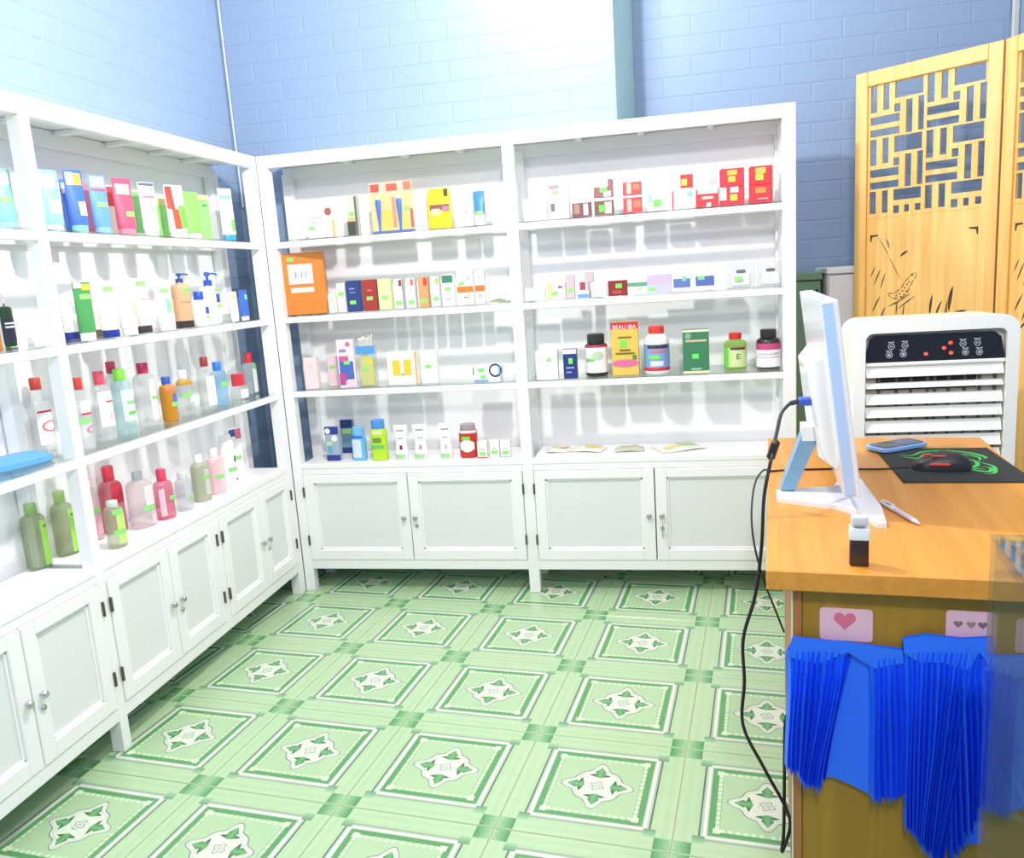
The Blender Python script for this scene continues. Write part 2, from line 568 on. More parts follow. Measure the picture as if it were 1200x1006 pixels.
cb = thing('display_cabinet', 'white two-bay cabinet with glass shelves along the back wall', 'cabinet', (0, 0, 0), 0, 'white display cabinets')
cabinet(cb, 1.972, 0.248, [(0.0, 0.042), (0.957, 1.0), (1.928, 1.972)],
        [(0.042, 0.488, 0.137, 0.498, 1), (0.488, 0.957, 0.137, 0.498, -1, True),
         (1.0, 1.461, 0.137, 0.498, 1), (1.461, 1.928, 0.137, 0.498, -1, False, True)],
        [(1.935, 1.965, 0.10, 1.709), (0.006, 0.030, 0.10, 0.53)], [0.30, 0.54, 0.76, 1.22, 1.45, 1.70])
LL = 2.36
cl = thing('display_cabinet', 'white cabinet with glass shelves along the left wall', 'cabinet', (-0.0008, -LL, 0), rad(90), 'white display cabinets')
def ly(y): return y + LL
cabinet(cl, LL - 0.001, 0.212, [(0.0, 0.045), (ly(-1.192), ly(-1.159)), (LL - 0.046, LL - 0.001)],
        [(ly(-0.594) + .018, ly(-0.294), 0.137, 0.498, 1), (ly(-0.294), LL - 0.046, 0.137, 0.498, -1, True),
         (ly(-1.159), ly(-0.877), 0.137, 0.498, 1), (ly(-0.877), ly(-0.594) - .018, 0.137, 0.498, -1, True),
         (ly(-1.75) + .018, ly(-1.470), 0.137, 0.498, 1), (ly(-1.470), ly(-1.192), 0.137, 0.498, -1, True),
         (0.045, ly(-2.03), 0.137, 0.498, 1), (ly(-2.03), ly(-1.75) - .018, 0.137, 0.498, -1, True)],
        [(LL - 0.034, LL - 0.010, 0.10, 0.53), (0.01, 0.034, 0.10, 1.709)], [ly(-0.2), ly(-0.4), ly(-0.62), ly(-0.84), ly(-1.05), ly(-1.3), ly(-1.6)])
for y in (-0.594, -1.75):
    MB().bbox(ly(y) - .018, 0.0, 0.137, ly(y) + .018, 0.022, 0.4985, .002).obj('door_stile', WHITE, cl)

# ------------------------------------------------------------------ goods on the shelves
TAG = (146, 228, 122)
def text_mesh(s, size):
    cu = D.curves.new('lettering', 'FONT')
    cu.body = s
    cu.size = size
    cu.align_x = 'CENTER'
    cu.align_y = 'CENTER'
    cu.resolution_u = 2
    o = D.objects.new('lettering', cu)
    COL.objects.link(o)
    dg = bpy.context.evaluated_depsgraph_get()
    me = D.meshes.new_from_object(o.evaluated_get(dg))
    vs = [v.co[:] for v in me.vertices]
    fs = [tuple(p.vertices) for p in me.polygons]
    D.objects.remove(o)
    D.curves.remove(cu)
    D.meshes.remove(me)
    return vs, fs

def shape2d(dc, w, h):
    """flat print outline -> (verts (x,z) in metres, faces, colour, name)"""
    k = dc[0]
    if k == 'tag':
        tw, th_ = min(0.025, w * .8), min(0.0145, h * .5)
        cx, cz = dc[1] * w / 2, dc[2] * h
        cx = max(-w / 2 + tw / 2, min(w / 2 - tw / 2, cx))
        return grid2(cx - tw / 2, cz - th_ / 2, cx + tw / 2, cz + th_ / 2) + (TAG, 'price_tag')
    if k == 'r':
        x0, x1 = min(dc[1], dc[3]), max(dc[1], dc[3])
        return grid2(x0 * w / 2, dc[2] * h, x1 * w / 2, dc[4] * h) + (dc[5], dc[6])
    if k in ('c', 'e', 'h'):
        n = 6 if k == 'h' else 16
        rx = dc[3] * w
        rz = dc[4] * h if k == 'e' else rx
        col = dc[5] if k == 'e' else dc[4]
        cx, cz = dc[1] * w / 2, dc[2] * h
        nr_ = 5
        n = 24
        def rim(i):
            if k != 'h':
                return math.sin(2 * PI * i / n), math.cos(2 * PI * i / n)
            e, t = divmod(i, 4)
            a0, a1 = 2 * PI * e / 6, 2 * PI * (e + 1) / 6
            return (math.sin(a0) * (1 - t / 4) + math.sin(a1) * t / 4, math.cos(a0) * (1 - t / 4) + math.cos(a1) * t / 4)
        vs = [(cx, cz)] + [(cx + rx * q / nr_ * rim(i)[0], cz + rz * q / nr_ * rim(i)[1]) for q in range(1, nr_ + 1) for i in range(n)]
        fs = [(0, 1 + i, 1 + (i + 1) % n) for i in range(n)]
        for q in range(nr_ - 1):
            for i in range(n):
                j = (i + 1) % n
                fs.append((1 + q * n + i, 1 + (q + 1) * n + i, 1 + (q + 1) * n + j, 1 + q * n + j))
        return vs, fs, col, 'printed_spot'
    if k == 'o':
        n = 18
        R_, r_ = dc[3] * w, dc[3] * w * .74
        cx, cz = dc[1] * w / 2, dc[2] * h
        vs = [(cx + R_ * math.sin(2 * PI * i / n), cz + R_ * math.cos(2 * PI * i / n)) for i in range(n)]
        vs += [(cx + r_ * math.sin(2 * PI * i / n), cz + r_ * math.cos(2 * PI * i / n)) for i in range(n)]
        return vs, [(i, (i + 1) % n, n + (i + 1) % n, n + i) for i in range(n)], dc[4], 'printed_ring'
    if k in ('t', 'ts'):
        v, f = text_mesh(dc[4], dc[3])
        return [(p[0] + dc[1] * w / 2, p[1] + dc[2] * h) for p in v], f, dc[5], 'lettering'

def grid2(x0, z0, x1, z1, nx=14, nz=5):
    vs = [(x0 + (x1 - x0) * i / nx, z0 + (z1 - z0) * j / nz) for j in range(nz + 1) for i in range(nx + 1)]
    fs = [(j * (nx + 1) + i, j * (nx + 1) + i + 1, (j + 1) * (nx + 1) + i + 1, (j + 1) * (nx + 1) + i) for j in range(nz) for i in range(nx)]
    return vs, fs

def flat_quad(x0, z0, x1, z1):
    return [(x0, z0), (x1, z0), (x1, z1), (x0, z1)], [(0, 1, 2, 3)]

def print_on(parent, decs, w, h, surf, flat):
    for i, dc in enumerate(decs):
        vs, fs, col, nm = shape2d(dc, w, h)
        if flat and dc[0] in ('tag', 'r'):
            xs = [v[0] for v in vs]; zs = [v[1] for v in vs]
            vs, fs = flat_quad(min(xs), min(zs), max(xs), max(zs))
        off = 0.0005 + 0.0003 * i
        MB().add([surf(x, z, off) for x, z in vs], fs).obj(nm, paint(col, 0.5, 0.02), parent, smooth=not flat)

def prof_at(prof, z):
    z = max(prof[0][0], min(prof[-1][0], z))
    for a, b in zip(prof[:-1], prof[1:]):
        if a[0] <= z <= b[0]:
            t = 0 if b[0] == a[0] else (z - a[0]) / (b[0] - a[0])
            return a[1] + (b[1] - a[1]) * t, a[2] + (b[2] - a[2]) * t
    return prof[-1][1], prof[-1][2]

def curved(prof, w, pw=2.0):
    def f(x, z, off):
        rx, ry = prof_at(prof, z)
        t = x / (w / 2)
        th = t * PI / 2 * 0.82
        sn, cs = math.sin(th), math.cos(th)
        return ((rx + off) * math.copysign(abs(sn) ** (2 / pw), sn), -(ry + off) * math.copysign(abs(cs) ** (2 / pw), cs), z)
    return f

def make_item(rec):
    kind, name, label, cat, grp, loc, rz, w, d, h, o = rec
    root = thing(name, label, cat, loc, rad(rz), grp)
    c = o['c']
    dec = o.get('dec', [])
    W2, D2 = w / 2, d / 2
    sp = o.get('special')
    if kind in ('box', 'card'):
        if sp == 'clearbox':
            MB().bbox(-W2, -D2, 0, W2, D2, h, 0.001).obj('body', glass((236, 238, 238), 0.5, body=0.12), root)
            MB().bbox(-W2 * .72, -D2 * .7, .006, W2 * .72, D2 * .7, h * .6, 0.006, 2).obj('soap', paint((252, 250, 248)), root)
            MB().bbox(-W2 * .3, -D2 * .75, h * .6, W2 * .35, D2 * .6, h * .72, 0.003).obj('ribbon', paint((90, 84, 86)), root)
        elif sp == 'buds':
            MB().bbox(-W2, -D2, 0, W2, D2, h * .80, 0.004, 2).obj('body', glass((232, 236, 226), 0.6, body=0.25), root)
            MB().bbox(-W2 * .62, -D2 * .7, .004, W2 * .74, D2 * .7, h * .60, 0.004).obj('contents', paint((205, 205, 140)), root)
            for i in range(9):
                x = (-0.7 + 1.4 * i / 8) * W2
                l = h * (0.93 + 0.07 * random.random())
                b = MB().sweep([(x * .6, 0, h * .55), (x, random.uniform(-.3, .3) * D2, l)], .0016, 6, 2)
                b.loft([(l - .004, .0015, .0015), (l, .0034, .0034), (l + .006, .003, .003), (l + .009, .001, .001)], 8, x, 0)
                b.obj('cotton_bud', paint((240, 238, 225)), root)
        elif sp == 'brush':
            MB().bbox(-W2, 0, 0, W2, D2, h, 0.0012).obj('backing_card', paint(c), root)
            for x0, x1, z0, z1, cc in ((-1, 1, .78, 1, (250, 190, 165)), (-.95, -.55, .82, .97, (225, 80, 75)), (-.2, .3, .82, .96, (232, 95, 70)), (.6, .95, .82, .98, (235, 120, 95)), (-1, 1, .0, .05, (90, 130, 210)), (-.5, -.05, .05, .45, (250, 205, 95)), (.45, .75, .05, .4, (250, 205, 110)), (.0, .18, .1, .7, (215, 150, 120)), (.84, .97, .08, .45, (215, 80, 80))):
                vs, fs = flat_quad(x0 * W2, z0 * h, x1 * W2, z1 * h)
                MB().add([(x, -.0006 if z1 < .99 and z1 != 1 else -.0003, z) for x, z in vs], fs).obj('printed_panel', paint(cc), root)
            for x in (-.62, .36):
                MB().loft([(0.02 * h, .004, .003), (.25 * h, .006, .004), (.5 * h, .010, .005), (.62 * h, .012, .005), (.68 * h, .006, .004)], 10, x * W2, -.006).obj('brush_handle', paint((70, 120, 205)), root, True)
                MB().bbox(x * W2 - .006, -.012, .66 * h, x * W2 + .006, -.004, .74 * h, .001).obj('bristles', paint((225, 240, 245)), root)
            MB().bbox(.55 * W2, -.0016, .42 * h, .85 * W2, -.0009, .5 * h, .0002).obj('price_tag', paint(TAG), root)
            MB().bbox(-W2 * .96, -.017, .03 * h, W2 * .96, 0, .76 * h, .004, 2).obj('blister', glass((245, 245, 245), 0.4), root)
        else:
            m = paint(c, 0.42, 0.025)
            if name == 'clear_box':
                m = glass(c, 0.6, body=0.35)
            b = MB().bbox(-W2, -D2, 0, W2, D2, h, min(0.0015, h * .1, D2 * .3))
            if name == 'yellow_pack':
                b = MB().loft([(0, W2, D2), (h * .55, W2, D2), (h * .56, W2 * .97, D2 * .95), (h * .9, W2 * .95, D2 * .7), (h, W2 * .8, D2 * .25)], 24, power=5)
            b.obj('body', m, root)
            # closing flap seam on the lid
            if h > 0.05 and name not in ('clear_box', 'yellow_pack'):
                MB().bbox(-W2 * .96, -D2 * .96, h, W2 * .96, D2 * .55, h + .0006, .0002).obj('lid_flap', m, root)
        if sp not in ('clearbox',) or dec:
            print_on(root, dec, w, h, lambda x, z, off: (x, -D2 - off, z), True)
        return root
    if kind == 'tube':
        ch = 0.13 * h
        capw, capd = W2 * .86, D2 * .98
        fat = 1.0 if o.get('fat') else 0.0
        prof = [(ch, W2 * .93, D2), (ch + .006, W2 * .96, D2)]
        for i in range(1, 9):
            t = i / 8
            ww = W2 * (0.96 + 0.05 * t) if not fat else W2 * (1.0 - 0.22 * math.sin(PI * min(t * 1.15, 1)) + 0.0 * t)
            prof.append((ch + .006 + (h - ch - .012) * t, ww, max(D2 * (1 - t ** 1.25), .0016)))
        prof.append((h, prof[-1][1], .0012))
        MB().loft(prof, 32).obj('body', paint(c, 0.35, 0.03), root, True)
        MB().loft([(0, capw * .97, capd * .96), (.002, capw, capd), (ch - .002, capw, capd), (ch, capw * .97, capd * .97)], 24).obj('cap', paint(o.get('cc', c), 0.35), root, True)
        print_on(root, dec, w, h, curved(prof, w), False)
        return root
    if kind in ('bottle', 'clear', 'pump'):
        clear = kind == 'clear' or o.get('mat') == 'clear'
        sh = o.get('sh', 0.84 if kind != 'pump' else 0.9)
        cw = o.get('capw', 0.5)
        chh = o.get('caph', 0.15)
        nr = max(min(cw * .8, .6), .2)
        r0 = W2
        nk = o.get('neck', 0.06)
        prof = [(0, W2 * .90, D2 * .90), (.003, W2 * .97, D2 * .97), (.008, W2, D2), (h * sh * .97, W2, D2)]
        z0, z1 = h * sh, h * (1 - nk * .5)
        rn = nr * W2
        for i in range(1, 6):
            t = i / 5
            q = math.sin(t * PI / 2)
            kx = W2 + (rn - W2) * (1 - math.cos(t * PI / 2))
            ky = D2 + (min(rn, D2) - D2) * (1 - math.cos(t * PI / 2))
            prof.append((z0 + (z1 - z0) * q, kx, ky))
        prof.append((h, rn, min(rn, D2)))
        m = glass(c, 0.25, body=0.30) if clear else paint(c, 0.28, 0.03)
        pw = 2.0 if d > .95 * w else 2.6
        MB().loft(prof, 40, power=pw).obj('body', m, root, True)
        cr = cw * W2
        cd_ = min(cr, D2 * .98)
        cm = paint(o.get('cc', c), 0.35)
        if kind == 'pump':
            hh = o.get('headh', .3) * h
            t0 = h
            MB().loft([(t0 - .002, rn * 1.05, rn * 1.05), (t0 + hh * .38, rn * 1.05, rn * 1.05), (t0 + hh * .42, rn * .6, rn * .6)], 18).obj('collar', cm, root, True)
            MB().loft([(t0 + hh * .4, rn * .3, rn * .3), (t0 + hh * .72, rn * .3, rn * .3)], 12).obj('pump_stem', cm, root, True)
            nz = MB().loft([(t0 + hh * .7, rn * .7, rn * .6), (t0 + hh * .9, rn * .75, rn * .65), (t0 + hh, rn * .5, rn * .45)], 16)
            nz.sweep([(0, 0, t0 + hh * .85), (W2 * .7, -W2 * .2, t0 + hh * .86), (W2 * 1.0, -W2 * .3, t0 + hh * .74)], rn * .22, 8, 3)
            nz.obj('pump_head', cm, root, True)
            if o.get('base'):
                MB().loft([(0, W2 * 1.005, D2 * 1.005), (h * .15, W2 * 1.012, D2 * 1.012), (h * .151, W2 * .99, D2 * .99)], 24, power=2.6).obj('base_band', paint(o['base']), root, True)
        else:
            z = h - .004
            top = h * (1 + chh)
            b = MB().loft([(z, cr * .98, cd_ * .98), (z + .0015, cr, cd_), (top - .0025, cr, cd_), (top, cr * .9, cd_ * .9)], 20)
            b.obj('cap', cm, root, True)
        print_on(root, dec, w, h, curved(prof, w, pw), False)
        return root
    if kind == 'sachet':
        nx, ny = 30, 18
        ph = random.uniform(0, 6)
        def hz(u, v):
            e = (1 - abs(u) ** 4) * (1 - abs(v) ** 4)
            return 0.0015 + h * (0.55 * e + 0.35 * e * math.sin(2.2 * u + ph) ** 2) + 0.25 * h * (1 + math.cos(3 * u + ph)) * .5
        vs, fs = [], []
        for s_ in (0, 1):
            for j in range(ny + 1):
                for i in range(nx + 1):
                    u, v = -1 + 2 * i / nx, -1 + 2 * j / ny
                    zz = hz(u, v)
                    e = (1 - abs(u) ** 4) * (1 - abs(v) ** 4)
                    vs.append((u * W2, v * D2, zz if s_ else max(zz - .0012 - h * .6 * e, 0.0002)))
        M_ = (nx + 1) * (ny + 1)
        for j in range(ny):
            for i in range(nx):
                a = j * (nx + 1) + i
                fs.append((M_ + a, M_ + a + 1, M_ + a + nx + 2, M_ + a + nx + 1))
                fs.append((a, a + nx + 1, a + nx + 2, a + 1))
        ring = [i for i in range(nx)] + [j * (nx + 1) + nx for j in range(ny)] + [ny * (nx + 1) + i for i in range(nx, 0, -1)] + [j * (nx + 1) for j in range(ny, 0, -1)]
        for i in range(len(ring)):
            a, b_ = ring[i], ring[(i + 1) % len(ring)]
            fs.append((a, b_, M_ + b_, M_ + a))
        MB().add(vs, fs).obj('body', paint(c, 0.25, 0.03), root, True)
        for i, dc in enumerate(dec):
            if dc[0] == 'r':
                p2, f2 = grid2(dc[1] * W2 * .95, dc[2] * D2 * .95, dc[3] * W2 * .95, dc[4] * D2 * .95)
                col, nm = dc[5], dc[6]
            else:
                p2, f2 = text_mesh(dc[4], dc[3])
                p2 = [(p[0] + dc[1] * W2, p[1] + dc[2] * D2) for p in p2]
                col, nm = dc[5], 'lettering'
            MB().add([(x, y, hz(x / W2, y / D2) + .0010 + .0004 * i) for x, y in p2], f2).obj(nm, paint(col, 0.4), root, True)
        return root

ITEMS = [
('tube', 'lotion_tube', 'pale teal lotion tube left of the wide white post', 'tube', 'tubes on the top glass shelf by the left wall', (-0.07, -1.213, 1.437), 68, 0.0571, 0.0314, 0.146, {'c': (130, 205, 205), 'cc': (150, 215, 225), 'dec': [('r', -0.7, 0.75, 0.7, 0.95, (225, 235, 238), 'printed_panel'), ('tag', 0.2, 0.5)]}),
('tube', 'lotion_tube', 'pale turquoise lotion tube, first one right of the post', 'tube', 'tubes on the top glass shelf by the left wall', (-0.07, -1.0489, 1.437), 68, 0.0574, 0.0316, 0.1619, {'c': (140, 212, 215), 'cc': (190, 230, 240), 'dec': [('r', -0.6, 0.72, 0.6, 0.93, (235, 245, 248), 'printed_panel'), ('r', -0.2, 0.3, 0.8, 0.52, (240, 248, 250), 'printed_panel')]}),
('tube', 'lotion_tube', 'small blue lotion tube with pink top mark, half hidden behind bigger one', 'tube', 'tubes on the top glass shelf by the left wall', (-0.12, -0.9164, 1.437), 68, 0.0374, 0.0205, 0.1554, {'c': (75, 120, 205), 'cc': (60, 110, 200), 'dec': [('r', -0.6, 0.75, 0.6, 0.93, (240, 205, 215), 'printed_panel')]}),
('tube', 'lotion_tube', 'royal blue lotion tube with white and yellow top print', 'tube', 'tubes on the top glass shelf by the left wall', (-0.06, -0.961, 1.437), 68, 0.0523, 0.0287, 0.1706, {'c': (60, 110, 210), 'cc': (125, 195, 235), 'dec': [('r', -0.7, 0.76, -0.05, 0.96, (235, 240, 245), 'printed_panel'), ('r', 0, 0.76, 0.7, 0.95, (225, 190, 60), 'printed_panel'), ('r', 0, 0.28, 0.8, 0.5, (240, 245, 250), 'printed_panel')]}),
('tube', 'lotion_tube', 'dusty pink lotion tube squeezed between two blue tubes', 'tube', 'tubes on the top glass shelf by the left wall', (-0.12, -0.8396, 1.437), 68, 0.036, 0.0198, 0.1558, {'c': (215, 120, 140), 'cc': (200, 100, 120)}),
('tube', 'lotion_tube', 'sky blue lotion tube with thin red outline', 'tube', 'tubes on the top glass shelf by the left wall', (-0.06, -0.8649, 1.437), 68, 0.0548, 0.0302, 0.1671, {'c': (100, 155, 222), 'cc': (130, 180, 235), 'dec': [('r', -0.6, 0.8, 0.7, 0.97, (240, 242, 248), 'printed_panel'), ('r', -0.7, 0.73, 0.7, 0.77, (205, 80, 90), 'red_line'), ('tag', 0.1, 0.5)]}),
('tube', 'lotion_tube', 'cream lotion tube with red shoulder behind the pink one', 'tube', 'tubes on the top glass shelf by the left wall', (-0.12, -0.728, 1.437), 68, 0.038, 0.0209, 0.1565, {'c': (238, 232, 215), 'cc': (235, 235, 230), 'dec': [('r', -0.9, 0.6, 0.9, 0.97, (210, 60, 65), 'printed_panel')]}),
('tube', 'lotion_tube', 'large bright pink lotion tube on the top shelf', 'tube', 'tubes on the top glass shelf by the left wall', (-0.06, -0.7544, 1.437), 68, 0.0607, 0.0334, 0.1687, {'c': (225, 85, 115), 'cc': (235, 130, 150), 'dec': [('r', -0.6, 0.72, 0.6, 0.9, (245, 215, 222), 'printed_panel'), ('tag', 0.3, 0.38)]}),
('tube', 'lotion_tube', 'mid green lotion tube behind the pink tube', 'tube', 'tubes on the top glass shelf by the left wall', (-0.12, -0.6081, 1.437), 68, 0.0494, 0.0272, 0.1466, {'c': (125, 195, 115), 'cc': (225, 240, 220)}),
('tube', 'lotion_tube', 'white lotion tube with navy top edge', 'tube', 'tubes on the top glass shelf by the left wall', (-0.06, -0.6336, 1.437), 68, 0.0551, 0.0303, 0.1679, {'c': (248, 248, 250), 'cc': (245, 245, 245), 'dec': [('r', -0.9, 0.94, 0.9, 0.99, (90, 100, 140), 'navy_edge'), ('r', -0.6, 0.72, 0.7, 0.76, (215, 120, 130), 'red_line'), ('r', 0.0, 0.42, 0.5, 0.6, (165, 215, 160), 'printed_panel')]}),
('box', 'soap_box', 'light green box with tan top between white tubes', 'box', 'tubes on the top glass shelf by the left wall', (-0.12, -0.4742, 1.437), 68, 0.0438, 0.0175, 0.1359, {'c': (150, 215, 125), 'dec': [('r', -1, 0.84, 1, 1, (228, 210, 150), 'printed_panel')]}),
('tube', 'lotion_tube', 'white lotion tube with red and green sweeping print', 'tube', 'tubes on the top glass shelf by the left wall', (-0.06, -0.486, 1.437), 68, 0.0686, 0.0377, 0.1737, {'c': (240, 242, 235), 'cc': (250, 250, 248), 'dec': [('r', -0.95, 0.55, -0.2, 0.97, (222, 60, 45), 'red_sweep'), ('r', -0.5, 0.18, 0.1, 0.55, (222, 75, 50), 'red_sweep'), ('r', 0.05, 0.2, 0.85, 0.62, (120, 215, 80), 'green_print'), ('r', 0.1, 0.72, 0.8, 0.95, (215, 225, 230), 'printed_panel')]}),
('tube', 'lotion_tube', 'lime green lotion tube with white cap', 'tube', 'tubes on the top glass shelf by the left wall', (-0.06, -0.3968, 1.437), 68, 0.0678, 0.0373, 0.1595, {'c': (140, 220, 100), 'cc': (250, 248, 245)}),
('box', 'soap_box', 'pale green upright box at the end of the green row', 'box', 'tubes on the top glass shelf by the left wall', (-0.07, -0.3046, 1.437), 68, 0.0468, 0.0187, 0.1565, {'c': (150, 222, 125), 'dec': [('r', -1, 0.9, 1, 1, (222, 190, 160), 'printed_panel'), ('r', -0.3, 0.75, 0.6, 0.8, (90, 160, 80), 'print_line')]}),
('tube', 'face_wash_tube', 'white and green tube with blue cap against the blue gap', 'tube', 'tubes on the top glass shelf by the left wall', (-0.06, -0.1579, 1.437), 68, 0.0597, 0.0328, 0.1918, {'c': (240, 248, 238), 'cc': (60, 160, 225), 'dec': [('r', -0.8, 0.8, 0.8, 0.88, (150, 210, 170), 'printed_panel'), ('r', 0.1, 0.2, 0.8, 0.42, (130, 200, 110), 'printed_panel')]}),
('bottle', 'amber_bottle', 'amber bottle with cream label cut by the picture edge', 'bottle', 'bottles and tubes on the second glass shelf by the left wall', (-0.0312, -1.3586, 1.147), 68, 0.0343, 0.0343, 0.121, {'c': (215, 120, 30), 'mat': 'clear', 'cc': (235, 150, 60), 'dec': [('r', -0.9, 0.5, 0.9, 0.8, (240, 225, 150), 'printed_panel')], 'neck': 0.25}),
('bottle', 'oil_bottle', 'dark green glass oil bottle with pink cap and black label', 'bottle', 'bottles and tubes on the second glass shelf by the left wall', (-0.1718, -1.1596, 1.147), 68, 0.0404, 0.0404, 0.1169, {'c': (40, 75, 45), 'cc': (245, 225, 228), 'capw': 0.35, 'neck': 0.2, 'dec': [('r', -0.8, 0.12, 0.9, 0.62, (45, 50, 70), 'printed_panel'), ('r', -0.4, 0.5, 0.6, 0.54, (250, 250, 250), 'print_line'), ('r', -0.4, 0.42, 0.5, 0.46, (250, 250, 250), 'print_line')]}),
('tube', 'lotion_tube', 'small black tube peeking out behind the white post', 'tube', 'bottles and tubes on the second glass shelf by the left wall', (-0.1, -1.0557, 1.147), 68, 0.0255, 0.014, 0.1129, {'c': (70, 75, 80), 'cc': (50, 55, 60)}),
('tube', 'lotion_tube', 'white lotion tube with navy cap right beside the post', 'tube', 'bottles and tubes on the second glass shelf by the left wall', (-0.1614, -0.934, 1.147), 68, 0.0514, 0.0283, 0.1576, {'c': (250, 250, 250), 'cc': (25, 50, 140), 'dec': [('r', 0.2, 0.45, 0.7, 0.6, (180, 190, 205), 'printed_panel'), ('r', 0.0, 0.66, 0.5, 0.68, (150, 160, 175), 'print_line')]}),
('tube', 'lotion_tube', 'dark green lotion tube with yellow flower and white cap', 'tube', 'bottles and tubes on the second glass shelf by the left wall', (-0.0295, -1.0355, 1.147), 68, 0.049, 0.0269, 0.156, {'c': (75, 155, 85), 'cc': (250, 250, 250), 'dec': [('r', -0.8, 0.9, 0.0, 0.99, (240, 235, 215), 'printed_panel'), ('r', 0, 0.86, 0.8, 0.97, (225, 200, 60), 'printed_panel'), ('tag', 0.2, 0.75)]}),
('tube', 'lotion_tube', 'pale pink lotion tube tucked behind with brown cap', 'tube', 'bottles and tubes on the second glass shelf by the left wall', (-0.13, -0.8573, 1.147), 68, 0.0365, 0.0201, 0.1565, {'c': (245, 210, 208), 'cc': (90, 80, 78)}),
('tube', 'lotion_tube', 'wide white lotion tube with navy cap and green sticker', 'tube', 'bottles and tubes on the second glass shelf by the left wall', (-0.032, -0.9355, 1.147), 68, 0.0569, 0.0313, 0.1566, {'c': (250, 250, 250), 'cc': (25, 50, 140), 'dec': [('tag', 0.2, 0.86), ('r', 0.1, 0.6, 0.6, 0.62, (190, 190, 200), 'print_line')]}),
('tube', 'lotion_tube', 'silvery white tapering tube with pale green edge', 'tube', 'bottles and tubes on the second glass shelf by the left wall', (-0.0319, -0.8528, 1.147), 68, 0.0565, 0.0311, 0.1477, {'c': (228, 232, 230), 'cc': (235, 238, 235), 'dec': [('r', 0.4, 0.35, 0.9, 0.65, (190, 215, 165), 'printed_panel')]}),
('tube', 'lotion_tube', 'blush pink lotion tube with black cap', 'tube', 'bottles and tubes on the second glass shelf by the left wall', (-0.0306, -0.7807, 1.147), 68, 0.0526, 0.0289, 0.1639, {'c': (240, 205, 200), 'cc': (60, 50, 48), 'dec': [('tag', 0.1, 0.9), ('r', -0.2, 0.6, 0.5, 0.62, (200, 160, 155), 'print_line')]}),
('tube', 'lotion_tube', 'white tube with teal and yellow square print', 'tube', 'bottles and tubes on the second glass shelf by the left wall', (-0.0325, -0.6655, 1.147), 68, 0.0585, 0.0322, 0.1544, {'c': (250, 250, 250), 'cc': (250, 250, 250), 'dec': [('tag', 0.1, 0.8), ('r', 0.0, 0.35, 0.45, 0.62, (130, 200, 205), 'printed_panel'), ('r', 0.45, 0.35, 0.85, 0.62, (240, 205, 110), 'printed_panel')]}),
('pump', 'pump_bottle', 'tan pump bottle with dark blue pump and black base', 'bottle', 'bottles and tubes on the second glass shelf by the left wall', (-0.0378, -0.5568, 1.147), 68, 0.0573, 0.0458, 0.1474, {'c': (228, 175, 135), 'cc': (45, 75, 150), 'base': (50, 42, 40), 'dec': [('tag', 0.3, 0.82), ('r', -0.4, 0.55, 0.6, 0.57, (190, 135, 100), 'print_line')], 'headh': 0.2}),
('bottle', 'lotion_bottle', 'short white lotion bottle with royal blue cap', 'bottle', 'bottles and tubes on the second glass shelf by the left wall', (-0.0358, -0.4598, 1.147), 68, 0.0581, 0.0407, 0.091, {'c': (250, 250, 250), 'cc': (40, 90, 205), 'capw': 0.55, 'caph': 0.26, 'neck': 0.12, 'dec': [('r', 0.1, 0.42, 0.8, 0.68, (50, 100, 160), 'printed_panel'), ('r', 0.1, 0.25, 0.8, 0.36, (165, 225, 120), 'printed_panel')]}),
('pump', 'pump_bottle', 'tall white pump bottle with royal blue pump head', 'bottle', 'bottles and tubes on the second glass shelf by the left wall', (-0.0567, -0.3563, 1.147), 68, 0.0683, 0.0547, 0.1329, {'c': (250, 250, 250), 'cc': (40, 85, 200), 'dec': [('r', 0.1, 0.55, 0.9, 0.78, (50, 95, 165), 'printed_panel'), ('r', 0.1, 0.4, 0.9, 0.52, (165, 225, 120), 'printed_panel'), ('tag', 0.4, 0.88)], 'headh': 0.36}),
('box', 'clear_box', 'low clear plastic box lying beside the white pump bottle', 'box', 'bottles and tubes on the second glass shelf by the left wall', (-0.1004, -0.1834, 1.147), 68, 0.0527, 0.0369, 0.0271, {'c': (225, 232, 230)}),
('tube', 'cream_tube', 'slim ivory cream tube in front of the blue gap', 'tube', 'bottles and tubes on the second glass shelf by the left wall', (-0.0256, -0.2546, 1.147), 68, 0.0367, 0.0202, 0.1071, {'c': (240, 238, 222), 'cc': (235, 235, 225), 'dec': [('r', -0.4, 0.75, 0.6, 0.9, (190, 215, 160), 'printed_panel')]}),
('tube', 'cream_tube', 'slim blue cream tube with white cap near the corner', 'tube', 'bottles and tubes on the second glass shelf by the left wall', (-0.0259, -0.1786, 1.147), 68, 0.0378, 0.0208, 0.1112, {'c': (60, 110, 205), 'cc': (250, 250, 250), 'dec': [('r', 0.2, 0.68, 0.9, 0.85, (130, 215, 200), 'printed_panel')]}),
('clear', 'cleansing_water_bottle', 'clear flat bottle with orange red cap left of the post', 'bottle', 'bottles on the third glass shelf by the left wall', (-0.1705, -1.0965, 0.85), 68, 0.0574, 0.0402, 0.1778, {'c': (235, 238, 240), 'cc': (205, 70, 55), 'capw': 0.5, 'caph': 0.16, 'dec': [('r', -0.5, 0.12, 0.8, 0.8, (248, 246, 246), 'printed_panel'), ('r', -0.4, 0.62, 0.7, 0.65, (215, 70, 85), 'print_line'), ('o', 0.35, 0.4, 0.28, (225, 130, 140))]}),
